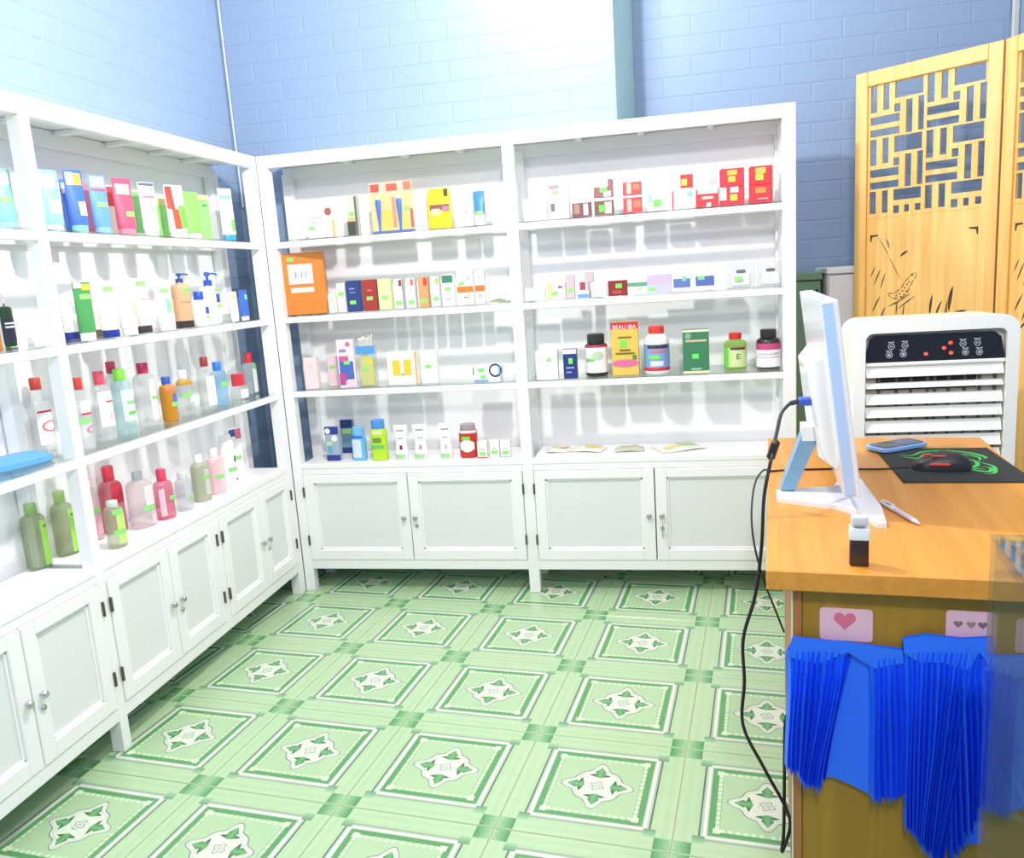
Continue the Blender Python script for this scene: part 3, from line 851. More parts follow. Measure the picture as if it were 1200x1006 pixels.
('clear', 'cleansing_water_bottle', 'clear bottle with orange red cap partly behind the post', 'bottle', 'bottles on the third glass shelf by the left wall', (-0.0552, -1.0755, 0.85), 68, 0.0428, 0.03, 0.1702, {'c': (235, 238, 240), 'cc': (205, 65, 55), 'capw': 0.5, 'caph': 0.17, 'dec': [('r', -0.3, 0.55, 0.7, 0.8, (250, 248, 248), 'printed_panel'), ('r', -0.3, 0.56, 0.8, 0.6, (215, 70, 85), 'print_line'), ('tag', -0.3, 0.47), ('o', 0.4, 0.32, 0.25, (225, 130, 140))]}),
('clear', 'cleansing_water_bottle', 'clear bottle with light pink cap and white label', 'bottle', 'bottles on the third glass shelf by the left wall', (-0.0834, -0.9534, 0.85), 68, 0.0534, 0.0374, 0.1684, {'c': (238, 238, 240), 'cc': (228, 85, 110), 'capw': 0.55, 'caph': 0.2, 'dec': [('r', -0.6, 0.25, 0.7, 0.85, (250, 247, 246), 'printed_panel'), ('r', 0, 0.66, 0.8, 0.69, (215, 70, 85), 'print_line'), ('o', 0.5, 0.42, 0.2, (235, 170, 175))]}),
('clear', 'cleansing_water_bottle', 'clear bottle with crimson cap in the back row', 'bottle', 'bottles on the third glass shelf by the left wall', (-0.15, -0.8077, 0.85), 68, 0.0456, 0.0319, 0.1852, {'c': (232, 235, 236), 'cc': (200, 55, 95), 'capw': 0.6, 'caph': 0.17}),
('clear', 'cleansing_water_bottle', 'pale aqua bottle with bright lime cap', 'bottle', 'bottles on the third glass shelf by the left wall', (-0.0738, -0.8767, 0.85), 68, 0.0608, 0.0426, 0.1702, {'c': (200, 232, 236), 'cc': (130, 225, 70), 'capw': 0.55, 'caph': 0.17, 'dec': [('r', -0.3, 0.25, 0.8, 0.8, (215, 240, 245), 'printed_panel'), ('r', 0, 0.55, 0.8, 0.6, (130, 215, 110), 'print_line'), ('r', 0, 0.36, 0.8, 0.42, (120, 210, 100), 'print_line')]}),
('clear', 'cleansing_water_bottle', 'clear bottle with magenta cap and tall white strip label', 'bottle', 'bottles on the third glass shelf by the left wall', (-0.0934, -0.7364, 0.85), 68, 0.0676, 0.0473, 0.1738, {'c': (232, 234, 234), 'cc': (205, 45, 95), 'capw': 0.5, 'caph': 0.16, 'dec': [('r', 0.0, 0.12, 0.5, 0.86, (250, 250, 248), 'printed_panel'), ('r', 0.05, 0.5, 0.45, 0.55, (130, 210, 100), 'print_line')]}),
('bottle', 'mouthwash_bottle', 'golden brown bottle with blue cap and orange neck band', 'bottle', 'bottles on the third glass shelf by the left wall', (-0.0748, -0.6515, 0.85), 68, 0.0503, 0.0503, 0.1261, {'c': (205, 140, 35), 'cc': (55, 95, 190), 'capw': 0.55, 'caph': 0.16, 'neck': 0.08, 'sh': 0.85, 'dec': [('r', -0.7, 0.78, 0.7, 0.99, (228, 130, 85), 'neck_band'), ('r', 0.0, 0.5, 0.7, 0.72, (75, 120, 205), 'printed_panel'), ('tag', 0.3, 0.45)]}),
('clear', 'toner_bottle', 'clear bottle with white cap and glittering gold collar', 'bottle', 'bottles on the third glass shelf by the left wall', (-0.0822, -0.5459, 0.85), 68, 0.0573, 0.0401, 0.1291, {'c': (222, 228, 225), 'cc': (250, 245, 245), 'capw': 0.5, 'caph': 0.2, 'dec': [('r', -1.2, 0.82, 1.2, 1.0, (200, 150, 45), 'gold_collar'), ('r', 0.1, 0.35, 0.8, 0.55, (245, 248, 242), 'printed_panel'), ('tag', -0.1, 0.55)]}),
('clear', 'cleansing_water_bottle', 'clear bottle with dark red cap, middle of the third shelf', 'bottle', 'bottles on the third glass shelf by the left wall', (-0.0692, -0.4279, 0.85), 68, 0.06, 0.042, 0.158, {'c': (225, 232, 226), 'cc': (165, 55, 65), 'capw': 0.45, 'caph': 0.18, 'dec': [('r', -0.3, 0.1, 0.6, 0.75, (246, 247, 244), 'printed_panel')]}),
('clear', 'toner_bottle', 'light blue bottle with blue cap and green sticker', 'bottle', 'bottles on the third glass shelf by the left wall', (-0.0646, -0.3556, 0.85), 68, 0.0616, 0.0432, 0.1339, {'c': (150, 205, 238), 'cc': (60, 130, 220), 'capw': 0.5, 'caph': 0.2, 'dec': [('tag', 0.3, 0.6)]}),
('clear', 'small_bottle', 'short clear bottle with large red cap', 'bottle', 'bottles on the third glass shelf by the left wall', (-0.0821, -0.1922, 0.85), 68, 0.069, 0.0483, 0.0559, {'c': (225, 230, 232), 'cc': (225, 60, 75), 'capw': 0.72, 'caph': 0.75, 'dec': [('r', -0.2, 0.1, 0.8, 0.7, (250, 250, 250), 'printed_panel')]}),
('clear', 'cleansing_water_bottle', 'clear bottle with red cap, last on the third shelf by the corner', 'bottle', 'bottles on the third glass shelf by the left wall', (-0.1121, -0.043, 0.85), 68, 0.0574, 0.0402, 0.1283, {'c': (225, 235, 240), 'cc': (225, 55, 75), 'capw': 0.55, 'caph': 0.28, 'dec': [('r', 0.0, 0.05, 0.7, 0.8, (248, 250, 246), 'printed_panel'), ('r', 0.1, 0.75, 0.7, 0.95, (150, 215, 120), 'printed_panel')]}),
('clear', 'toner_bottle', 'olive green bottle with lime label, left of the two by the post', 'bottle', 'bottles on the white cabinet top by the left wall', (-0.1691, -1.1908, 0.546), 68, 0.0611, 0.0428, 0.1563, {'c': (168, 184, 140), 'cc': (150, 190, 110), 'capw': 0.5, 'caph': 0.16, 'dec': [('r', 0.1, 0.05, 0.9, 0.85, (175, 235, 95), 'printed_panel'), ('r', 0.3, 0.72, 0.7, 0.76, (90, 150, 60), 'print_line')]}),
('clear', 'toner_bottle', 'olive green bottle with lime label standing right beside the post', 'bottle', 'bottles on the white cabinet top by the left wall', (-0.1698, -1.0811, 0.546), 68, 0.0593, 0.0415, 0.1558, {'c': (168, 184, 140), 'cc': (160, 195, 120), 'capw': 0.5, 'caph': 0.2, 'dec': [('r', 0.1, 0.05, 0.9, 0.85, (175, 235, 95), 'printed_panel'), ('r', 0.3, 0.72, 0.7, 0.76, (90, 150, 60), 'print_line')]}),
('clear', 'toner_bottle', 'pale pink clear bottle half behind the post', 'bottle', 'bottles on the white cabinet top by the left wall', (-0.1746, -0.9552, 0.546), 68, 0.0464, 0.0325, 0.1669, {'c': (240, 215, 220), 'cc': (240, 200, 205), 'capw': 0.5, 'caph': 0.12, 'dec': [('tag', 0.0, 0.55), ('r', 0, 0.1, 0.6, 0.45, (235, 170, 185), 'printed_panel')]}),
('clear', 'toner_bottle', 'crimson and clear bottle behind the green one', 'bottle', 'bottles on the white cabinet top by the left wall', (-0.1665, -0.8734, 0.546), 68, 0.068, 0.0476, 0.1664, {'c': (225, 120, 135), 'cc': (225, 60, 80), 'capw': 0.5, 'caph': 0.25, 'dec': [('r', -0.2, 0.55, 0.8, 0.95, (220, 55, 85), 'printed_panel')]}),
('clear', 'toner_bottle', 'small clear bottle with lime label in the front row', 'bottle', 'bottles on the white cabinet top by the left wall', (-0.0547, -1.0184, 0.546), 68, 0.0519, 0.0416, 0.1261, {'c': (205, 218, 190), 'cc': (215, 225, 210), 'capw': 0.6, 'caph': 0.1, 'dec': [('r', -0.1, 0.1, 0.8, 0.85, (200, 240, 130), 'printed_panel'), ('tag', 0.0, 0.38), ('tag', 0.1, 0.85)]}),
('clear', 'toner_bottle', 'clear bottle with pale pink base and grey cap', 'bottle', 'bottles on the white cabinet top by the left wall', (-0.1039, -0.8246, 0.546), 68, 0.0781, 0.0547, 0.1554, {'c': (240, 225, 228), 'cc': (205, 208, 212), 'capw': 0.4, 'caph': 0.15, 'dec': [('r', 0.0, 0.45, 0.9, 0.85, (248, 228, 232), 'printed_panel'), ('tag', 0.2, 0.4), ('r', 0.2, 0.05, 0.8, 0.25, (245, 205, 212), 'printed_panel')]}),
('clear', 'toner_bottle', 'rosy red bottle with red cap, front middle of the row', 'bottle', 'bottles on the white cabinet top by the left wall', (-0.0835, -0.7353, 0.546), 68, 0.0594, 0.0445, 0.1291, {'c': (235, 120, 145), 'cc': (235, 70, 95), 'capw': 0.5, 'caph': 0.26, 'dec': [('r', -0.8, 0.1, -0.2, 0.9, (245, 200, 212), 'printed_panel'), ('tag', 0.5, 0.52)]}),
('clear', 'toner_bottle', 'clear grey bottle with silver cap', 'bottle', 'bottles on the white cabinet top by the left wall', (-0.0715, -0.6446, 0.546), 68, 0.0523, 0.0392, 0.1112, {'c': (225, 226, 230), 'cc': (220, 222, 226), 'capw': 0.55, 'caph': 0.18, 'dec': [('r', -0.2, 0.35, 0.5, 0.9, (200, 202, 212), 'printed_panel'), ('tag', 0.5, 0.4)]}),
('bottle', 'toner_bottle', 'sage grey bottle with white cap', 'bottle', 'bottles on the white cabinet top by the left wall', (-0.0799, -0.5262, 0.546), 68, 0.0612, 0.0459, 0.1387, {'c': (175, 182, 155), 'cc': (250, 250, 250), 'capw': 0.5, 'caph': 0.18, 'neck': 0.06, 'dec': [('r', 0.0, 0.15, 0.9, 0.9, (205, 212, 195), 'printed_panel'), ('tag', 0.3, 0.6)]}),
('bottle', 'toner_bottle', 'pink bottle with white cap next to the sage one', 'bottle', 'bottles on the white cabinet top by the left wall', (-0.0799, -0.4279, 0.546), 68, 0.0602, 0.0451, 0.1374, {'c': (245, 200, 208), 'cc': (250, 250, 250), 'capw': 0.5, 'caph': 0.2, 'neck': 0.06, 'dec': [('r', 0.0, 0.1, 0.9, 0.85, (248, 215, 220), 'printed_panel'), ('tag', 0.0, 0.45)]}),
('bottle', 'body_lotion_bottle', 'white bottle with navy marks, second from the corner', 'bottle', 'bottles on the white cabinet top by the left wall', (-0.0928, -0.3215, 0.546), 68, 0.0636, 0.0445, 0.1748, {'c': (250, 250, 250), 'cc': (250, 250, 250), 'capw': 0.7, 'caph': 0.1, 'neck': 0.04, 'dec': [('r', 0.3, 0.5, 0.7, 0.62, (40, 50, 100), 'printed_panel'), ('r', 0.3, 0.1, 0.6, 0.14, (60, 70, 120), 'print_line'), ('tag', 0.1, 0.35)]}),
('box', 'lotion_box', 'white upright box with navy and red top at the corner', 'box', 'bottles on the white cabinet top by the left wall', (-0.12, -0.2157, 0.546), 68, 0.0541, 0.0271, 0.1935, {'c': (250, 250, 250), 'dec': [('r', -1, 0.86, 0.0, 1, (60, 75, 150), 'printed_panel'), ('r', 0, 0.8, 1, 1, (235, 120, 145), 'printed_panel'), ('tag', 0.2, 0.42)]}),
('box', 'medicine_box', 'white box with round brown picture and gold strip', 'box', 'goods on the top shelf, left bay of the back cabinet', (0.2144, 0.07, 1.437), 0, 0.1141, 0.0399, 0.1054, {'c': (252, 252, 252), 'dec': [('c', 0.6, 0.93, 0.13, (165, 95, 85)), ('r', 0.84, 0, 1, 0.62, (205, 175, 90), 'gold_strip'), ('r', -0.8, 0.72, 0.2, 0.76, (175, 180, 190), 'print_line'), ('r', -0.8, 0.55, 0.3, 0.58, (175, 180, 200), 'print_line'), ('tag', -0.65, 0.38), ('r', -0.8, 0.1, 0.6, 0.16, (235, 205, 205), 'print_line')]}),
('box', 'cream_box', 'narrow grey green box with dark right side', 'box', 'goods on the top shelf, left bay of the back cabinet', (0.344, 0.07, 1.437), 0, 0.0421, 0.0295, 0.1496, {'c': (205, 208, 190), 'dec': [('r', -1, 0.0, 0.55, 0.36, (70, 72, 70), 'printed_panel'), ('r', -1, 0.36, 0.55, 0.46, (210, 180, 110), 'printed_panel'), ('r', 0.6, 0, 1, 0.98, (95, 92, 95), 'dark_edge'), ('tag', 0.0, 0.55)]}),
('card', 'toothbrush_pack', 'orange blister card holding two blue toothbrushes', 'pack', 'goods on the top shelf, left bay of the back cabinet', (0.506, 0.06, 1.437), 0, 0.1695, 0.0102, 0.189, {'c': (248, 215, 150), 'special': 'brush'}),
('box', 'yellow_pack', 'bright yellow pack with dark picture band across its front', 'box', 'goods on the top shelf, left bay of the back cabinet', (0.6904, 0.07, 1.437), 0, 0.0935, 0.0281, 0.1494, {'c': (250, 225, 30), 'dec': [('r', -1, 0, -0.86, 0.75, (240, 160, 100), 'orange_edge'), ('r', -0.75, 0.46, 0.9, 0.6, (140, 85, 70), 'printed_panel'), ('r', -0.6, 0.34, 0.1, 0.5, (240, 195, 165), 'printed_panel'), ('r', 0.3, 0.42, 0.9, 0.55, (180, 120, 150), 'printed_panel'), ('r', 0.5, 0.8, 0.85, 0.97, (80, 65, 30), 'printed_panel')]}),
('box', 'medicine_box', 'plain white box beside the teal tube', 'box', 'goods on the top shelf, left bay of the back cabinet', (0.7952, 0.06, 1.437), 0, 0.0562, 0.0281, 0.1182, {'c': (253, 253, 253), 'dec': [('r', -0.1, 0.42, 0.4, 0.47, (130, 215, 110), 'price_tag')]}),
('tube', 'cream_tube', 'slim teal and white tube at the end of the shelf', 'tube', 'goods on the top shelf, left bay of the back cabinet', (0.8481, 0.06, 1.437), 0, 0.0425, 0.0234, 0.1262, {'c': (60, 135, 180), 'cc': (240, 245, 245), 'dec': [('r', -0.9, 0.02, 0.9, 0.32, (235, 242, 238), 'printed_panel'), ('tag', 0, 0.36)]}),
('box', 'gift_box', 'large orange box with white label card', 'box', 'boxes on the second shelf, left bay of the back cabinet', (0.097, 0.09, 1.147), 17, 0.1811, 0.0761, 0.2407, {'c': (222, 132, 45), 'dec': [('r', -1, 0, -0.8, 1, (225, 95, 40), 'spine'), ('r', -0.55, 0.5, 0.5, 0.82, (235, 235, 238), 'printed_panel'), ('r', -0.5, 0.36, 0.5, 0.44, (240, 225, 215), 'printed_panel'), ('tag', -0.4, 0.9), ('t', -0.02, 0.64, 0.034, '3.11', (130, 125, 130))]}),
('box', 'medicine_box', 'small white box with yellow right edge beside orange box', 'box', 'boxes on the second shelf, left bay of the back cabinet', (0.2313, 0.05, 1.147), 0, 0.0312, 0.0218, 0.0723, {'c': (252, 250, 245), 'dec': [('r', 0.75, 0, 1, 1, (225, 235, 130), 'yellow_edge'), ('r', -0.5, 0.7, 0.4, 0.73, (150, 150, 160), 'print_line')]}),
('box', 'medicine_box', 'small white box, bottom of the stack of two', 'box', 'boxes on the second shelf, left bay of the back cabinet', (0.2727, 0.05, 1.147), 0, 0.034, 0.0238, 0.0432, {'c': (252, 251, 248)}),
('box', 'medicine_box', 'small white box with green sticker, top of the stack of two', 'box', 'boxes on the second shelf, left bay of the back cabinet', (0.2727, 0.05, 1.1906), 0, 0.0339, 0.0237, 0.069, {'c': (252, 251, 248), 'dec': [('tag', 0, 0.4), ('r', -0.4, 0.6, 0.4, 0.85, (250, 225, 215), 'printed_panel')]}),
('box', 'perfume_box', 'navy blue box with faint silver lettering', 'box', 'boxes on the second shelf, left bay of the back cabinet', (0.3245, 0.05, 1.147), 0, 0.0555, 0.0333, 0.1195, {'c': (45, 65, 130), 'dec': [('tag', -0.1, 0.3), ('r', -0.5, 0.72, 0.3, 0.76, (150, 165, 205), 'print_line'), ('r', -0.4, 0.6, 0.4, 0.64, (130, 145, 190), 'print_line')]}),
('box', 'perfume_box', 'brick red box next to the navy box', 'box', 'boxes on the second shelf, left bay of the back cabinet', (0.3919, 0.05, 1.147), 0, 0.0555, 0.0333, 0.1186, {'c': (165, 55, 50), 'dec': [('tag', 0, 0.4), ('r', -0.3, 0.64, 0.4, 0.68, (210, 140, 130), 'print_line')]}),
('box', 'cream_box', 'pale lime green box in the row of boxes', 'box', 'boxes on the second shelf, left bay of the back cabinet', (0.4535, 0.05, 1.147), 0, 0.0526, 0.0315, 0.1179, {'c': (225, 240, 170), 'dec': [('tag', 0.0, 0.4), ('r', -0.4, 0.6, 0.4, 0.85, (240, 225, 160), 'printed_panel')]}),
('box', 'perfume_box', 'light grey box with maroon square', 'box', 'boxes on the second shelf, left bay of the back cabinet', (0.5112, 0.05, 1.147), 0, 0.036, 0.0288, 0.1142, {'c': (215, 215, 218), 'dec': [('r', 0.1, 0.76, 0.7, 0.96, (150, 45, 45), 'colour_square'), ('tag', -0.1, 0.2), ('r', 0.86, 0, 1, 1, (110, 70, 75), 'dark_edge')]}),
('box', 'perfume_box', 'light grey box with coral square', 'box', 'boxes on the second shelf, left bay of the back cabinet', (0.5598, 0.05, 1.147), 0, 0.0361, 0.0289, 0.1144, {'c': (215, 215, 218), 'dec': [('r', 0.0, 0.76, 0.65, 0.96, (225, 110, 90), 'colour_square'), ('tag', 0, 0.2)]}),
('box', 'perfume_box', 'orange brown box with red square', 'box', 'boxes on the second shelf, left bay of the back cabinet', (0.6099, 0.05, 1.147), 0, 0.039, 0.0312, 0.1144, {'c': (222, 160, 100), 'dec': [('r', 0.1, 0.72, 0.8, 0.98, (215, 60, 60), 'colour_square'), ('tag', 0, 0.22)]}),
('box', 'perfume_box', 'light grey box with lime square', 'box', 'boxes on the second shelf, left bay of the back cabinet', (0.6579, 0.05, 1.147), 0, 0.0335, 0.0268, 0.1145, {'c': (215, 215, 216), 'dec': [('r', 0.1, 0.74, 0.7, 0.94, (165, 215, 70), 'colour_square'), ('tag', 0, 0.26)]}),
('box', 'medicine_box', 'white box with dark green top panel', 'box', 'boxes on the second shelf, left bay of the back cabinet', (0.7091, 0.05, 1.147), 0, 0.0458, 0.0321, 0.1177, {'c': (252, 252, 252), 'dec': [('r', -0.95, 0.74, 0.85, 0.98, (60, 130, 100), 'printed_panel'), ('tag', -0.1, 0.54), ('r', -0.6, 0.2, 0.5, 0.23, (140, 145, 150), 'print_line')]}),
('box', 'medicine_box', 'wide white box with orange band and green sticker', 'box', 'boxes on the second shelf, left bay of the back cabinet', (0.7751, 0.05, 1.147), 0, 0.063, 0.0315, 0.1294, {'c': (254, 254, 254), 'dec': [('r', -1, 0.36, 1, 0.54, (240, 125, 45), 'orange_band'), ('tag', -0.4, 0.62), ('c', 0.5, 0.76, 0.1, (190, 180, 205)), ('r', -0.2, 0.2, 0.4, 0.24, (235, 130, 70), 'print_line')]}),
('box', 'medicine_box', 'slimmer white box with orange band beside its twin', 'box', 'boxes on the second shelf, left bay of the back cabinet', (0.8322, 0.05, 1.147), 0, 0.0375, 0.0262, 0.1256, {'c': (254, 254, 254), 'dec': [('r', -1, 0.38, 1, 0.56, (235, 115, 45), 'orange_band'), ('c', 0, 0.8, 0.14, (190, 180, 205)), ('r', -0.3, 0.22, 0.3, 0.26, (235, 130, 70), 'print_line')]}),
('sachet', 'sachet', 'grey green sachet lying flat at the right end of the shelf', 'sachet', 'boxes on the second shelf, left bay of the back cabinet', (0.8978, 0.08, 1.147), 0, 0.0926, 0.0694, 0.012, {'c': (150, 160, 125), 'dec': [('r', -0.2, -0.5, 0.6, 0.4, (70, 75, 60), 'printed_panel')]}),
('box', 'cream_box', 'pale pink box at the far left of the shelf', 'box', 'goods on the third shelf, left bay of the back cabinet', (0.1177, 0.036, 0.85), 0, 0.0555, 0.0278, 0.1261, {'c': (250, 222, 226), 'dec': [('r', -0.3, 0.7, 0.3, 0.74, (235, 190, 200), 'print_line')]}),
('box', 'cream_box', 'pale pink box hidden behind the blister pack', 'box', 'goods on the third shelf, left bay of the back cabinet', (0.1827, 0.1, 0.85), 0, 0.0439, 0.0219, 0.1197, {'c': (245, 215, 222), 'dec': [('tag', 0.0, 0.65)]}),
('card', 'blister_pack', 'pink and blue blister card with purple print', 'pack', 'goods on the third shelf, left bay of the back cabinet', (0.2747, 0.0228, 0.85), 0, 0.0701, 0.0175, 0.1912, {'c': (246, 226, 232), 'dec': [('c', 0.35, 0.9, 0.13, (215, 110, 110)), ('r', -0.7, 0.74, 0.1, 0.8, (160, 130, 190), 'printed_panel'), ('r', -0.8, 0.55, 0.3, 0.66, (220, 90, 150), 'printed_panel'), ('r', -0.8, 0.18, 0.85, 0.55, (75, 110, 195), 'printed_panel'), ('r', -0.9, 0.06, 0.0, 0.3, (190, 80, 150), 'printed_panel'), ('r', -0.2, 0.02, 0.9, 0.15, (245, 215, 228), 'printed_panel'), ('tag', 0.1, 0.52)]}),
('card', 'cotton_bud_bag', 'clear bag of cotton buds with blue header', 'pack', 'goods on the third shelf, left bay of the back cabinet', (0.352, 0.042, 0.85), 0, 0.0785, 0.0236, 0.1957, {'c': (232, 235, 225), 'special': 'buds', 'dec': [('r', -1, 0.66, 1, 0.82, (85, 160, 225), 'header'), ('r', 0.3, 0.56, 1, 0.66, (150, 205, 245), 'printed_panel'), ('r', -0.6, 0.03, 0.75, 0.62, (205, 205, 130), 'printed_panel'), ('c', 0.45, 0.5, 0.14, (235, 215, 60)), ('tag', -0.1, 0.36)]}),
('box', 'supplement_box', 'white box with two yellow rectangles and orange edge', 'box', 'goods on the third shelf, left bay of the back cabinet', (0.4964, 0.0583, 0.85), 0, 0.1217, 0.0426, 0.1298, {'c': (253, 252, 248), 'dec': [('r', -0.65, 0.28, -0.12, 0.76, (250, 205, 65), 'yellow_block'), ('r', 0.1, 0.28, 0.62, 0.76, (250, 205, 65), 'yellow_block'), ('r', 0.88, 0, 1, 1, (235, 175, 80), 'orange_edge'), ('r', -0.1, 0.28, 0.15, 0.34, (110, 200, 120), 'price_tag')]}),
('box', 'supplement_box', 'plain white box right of the yellow rectangles', 'box', 'goods on the third shelf, left bay of the back cabinet', (0.6007, 0.0696, 0.85), 0, 0.0662, 0.0265, 0.1271, {'c': (253, 253, 252), 'dec': [('tag', -0.1, 0.52)]}),
('box', 'ointment_box', 'flat white box with blue strip, lower of two', 'box', 'goods on the third shelf, left bay of the back cabinet', (0.8404, 0.0445, 0.85), 0, 0.1016, 0.061, 0.0288, {'c': (250, 252, 252), 'dec': [('r', -1, 0, 0.1, 0.35, (130, 170, 225), 'blue_strip'), ('r', -0.5, 0.45, -0.1, 0.9, (130, 225, 120), 'price_tag')]}),
('box', 'ointment_box', 'flat white box with dark ring print, upper of two', 'box', 'goods on the third shelf, left bay of the back cabinet', (0.8404, 0.0445, 0.8792), 0, 0.1074, 0.0645, 0.0295, {'c': (250, 250, 248), 'dec': [('o', 0.65, 0.5, 0.24, (40, 60, 80)), ('r', 0.85, 0, 1, 1, (130, 180, 225), 'blue_end'), ('r', -0.6, 0.35, -0.15, 0.85, (130, 225, 120), 'price_tag'), ('r', -1, 0, -0.93, 1, (70, 75, 85), 'dark_edge')]}),
('box', 'wipes_pack', 'grey and navy pack with two white circles', 'pack', 'goods on the white cabinet top, left bay of the back cabinet', (0.164, 0.0635, 0.546), 0, 0.0589, 0.0236, 0.1409, {'c': (165, 182, 200), 'dec': [('r', -1, 0.78, 1, 1, (40, 60, 140), 'printed_panel'), ('r', -1, 0, 1, 0.17, (40, 62, 140), 'printed_panel'), ('c', -0.55, 0.88, 0.2, (240, 244, 248)), ('c', 0.35, 0.66, 0.22, (240, 244, 248)), ('r', -0.7, 0.24, -0.1, 0.42, (85, 170, 210), 'printed_panel'), ('r', -0.8, 0.46, 0.0, 0.58, (170, 230, 175), 'price_tag')]}),
('box', 'wipes_pack', 'navy and teal pack standing in the second row', 'pack', 'goods on the white cabinet top, left bay of the back cabinet', (0.1711, 0.2052, 0.546), 0, 0.0544, 0.0218, 0.143, {'c': (110, 155, 185), 'dec': [('r', -1, 0.76, 1, 1, (35, 55, 125), 'printed_panel'), ('r', -0.7, 0.58, 0.8, 0.74, (170, 225, 130), 'printed_panel'), ('r', -1, 0, 1, 0.17, (40, 62, 130), 'printed_panel')]}),
('bottle', 'talc_bottle', 'light blue bottle with blue band, white label', 'bottle', 'goods on the white cabinet top, left bay of the back cabinet', (0.2767, 0.0611, 0.546), 0, 0.0581, 0.0407, 0.1061, {'c': (115, 190, 245), 'cc': (125, 195, 245), 'capw': 0.85, 'caph': 0.3, 'neck': 0.03, 'dec': [('r', -0.9, 0.86, 0.7, 0.99, (55, 110, 205), 'blue_band'), ('r', -0.75, 0.12, 0.3, 0.82, (215, 232, 246), 'printed_panel')]}),
('bottle', 'shampoo_bottle', 'lime yellow bottle with bright blue cap', 'bottle', 'goods on the white cabinet top, left bay of the back cabinet', (0.365, 0.0562, 0.546), 0, 0.0683, 0.0478, 0.1327, {'c': (195, 235, 50), 'cc': (80, 155, 235), 'capw': 0.8, 'caph': 0.24, 'neck': 0.05, 'dec': [('r', -0.4, 0.55, 0.3, 0.7, (110, 150, 60), 'printed_panel'), ('r', -0.7, 0.36, 0.6, 0.48, (110, 205, 110), 'price_tag'), ('r', -0.4, 0.8, 0.4, 0.92, (225, 235, 170), 'printed_panel')]}),
('tube', 'hand_cream_tube', 'white tube with dark red motif, leftmost of three', 'tube', 'white hand cream tubes', (0.4609, 0.0467, 0.546), 0, 0.0574, 0.0315, 0.1421, {'c': (250, 250, 250), 'cc': (250, 250, 250), 'fat': 1, 'dec': [('r', -0.5, 0.82, 0.4, 0.85, (120, 115, 120), 'print_line'), ('r', -0.35, 0.6, 0.4, 0.63, (170, 165, 170), 'print_line'), ('r', -0.1, 0.3, 0.25, 0.42, (110, 45, 50), 'motif'), ('r', -0.7, 0.04, 0.5, 0.16, (165, 225, 150), 'price_tag')]}),
('tube', 'hand_cream_tube', 'white tube with tan motif, middle of three', 'tube', 'white hand cream tubes', (0.5416, 0.0473, 0.546), 0, 0.0603, 0.0332, 0.143, {'c': (250, 250, 250), 'cc': (250, 250, 250), 'fat': 1, 'dec': [('r', -0.5, 0.82, 0.4, 0.85, (120, 115, 120), 'print_line'), ('r', -0.35, 0.6, 0.4, 0.63, (170, 165, 170), 'print_line'), ('r', -0.1, 0.3, 0.25, 0.42, (190, 170, 120), 'motif'), ('r', -0.7, 0.04, 0.5, 0.16, (165, 225, 150), 'price_tag')]}),
('tube', 'hand_cream_tube', 'white tube with pinkish motif, rightmost of three', 'tube', 'white hand cream tubes', (0.6475, 0.0435, 0.546), 0, 0.056, 0.0308, 0.1439, {'c': (250, 250, 250), 'cc': (250, 250, 250), 'fat': 1, 'dec': [('r', -0.5, 0.82, 0.4, 0.85, (120, 115, 120), 'print_line'), ('r', -0.35, 0.6, 0.4, 0.63, (170, 165, 170), 'print_line'), ('r', -0.1, 0.3, 0.25, 0.42, (215, 190, 190), 'motif'), ('r', -0.7, 0.04, 0.5, 0.16, (165, 225, 150), 'price_tag')]}),
('bottle', 'coffee_jar', 'red jar with white hexagon label and grey lid', 'jar', 'goods on the white cabinet top, left bay of the back cabinet', (0.7339, 0.0707, 0.546), 0, 0.0726, 0.058, 0.1153, {'c': (205, 50, 40), 'cc': (170, 160, 168), 'capw': 0.85, 'caph': 0.16, 'neck': 0.05, 'sh': 0.9, 'dec': [('r', -1.2, 0.86, 1.2, 1, (225, 225, 232), 'shoulder_band'), ('h', 0.0, 0.42, 0.36, (240, 246, 248)), ('r', -0.4, 0.62, 0.2, 0.75, (140, 215, 90), 'price_tag')]}),
('box', 'balm_box', 'small white box with red base beside the red jar', 'box', 'goods on the white cabinet top, left bay of the back cabinet', (0.7951, 0.0479, 0.546), 0, 0.0395, 0.0237, 0.0664, {'c': (253, 250, 246), 'dec': [('r', -1, 0, 1, 0.07, (225, 70, 60), 'red_base'), ('tag', 0, 0.25), ('r', -0.6, 0.5, 0.6, 0.56, (215, 190, 185), 'print_line')]}),
('box', 'balm_box', 'small white box with pink edge, middle of three', 'box', 'goods on the white cabinet top, left bay of the back cabinet', (0.843, 0.0506, 0.546), 0, 0.0396, 0.0238, 0.068, {'c': (253, 250, 246), 'dec': [('r', -1, 0, -0.9, 1, (200, 110, 110), 'red_edge'), ('tag', 0, 0.32), ('r', -0.6, 0.52, 0.6, 0.58, (215, 195, 190), 'print_line')]}),
('box', 'balm_box', 'small white box with light blue base, beside the middle post', 'box', 'goods on the white cabinet top, left bay of the back cabinet', (0.8872, 0.0537, 0.546), 0, 0.0397, 0.0238, 0.0661, {'c': (253, 253, 250), 'dec': [('r', -1, 0, 1, 0.08, (150, 215, 235), 'blue_base'), ('tag', 0, 0.28), ('r', -0.6, 0.52, 0.6, 0.58, (205, 205, 195), 'print_line')]}),
('box', 'medicine_box', 'blank white box with one green sticker by the middle post', 'box', 'boxes on the top shelf, right bay of the back cabinet', (1.0613, 0.05, 1.437), 0, 0.0873, 0.0349, 0.0804, {'c': (254, 254, 254), 'dec': [('r', -0.5, 0.1, 0.0, 0.2, (175, 235, 165), 'price_tag')]}),
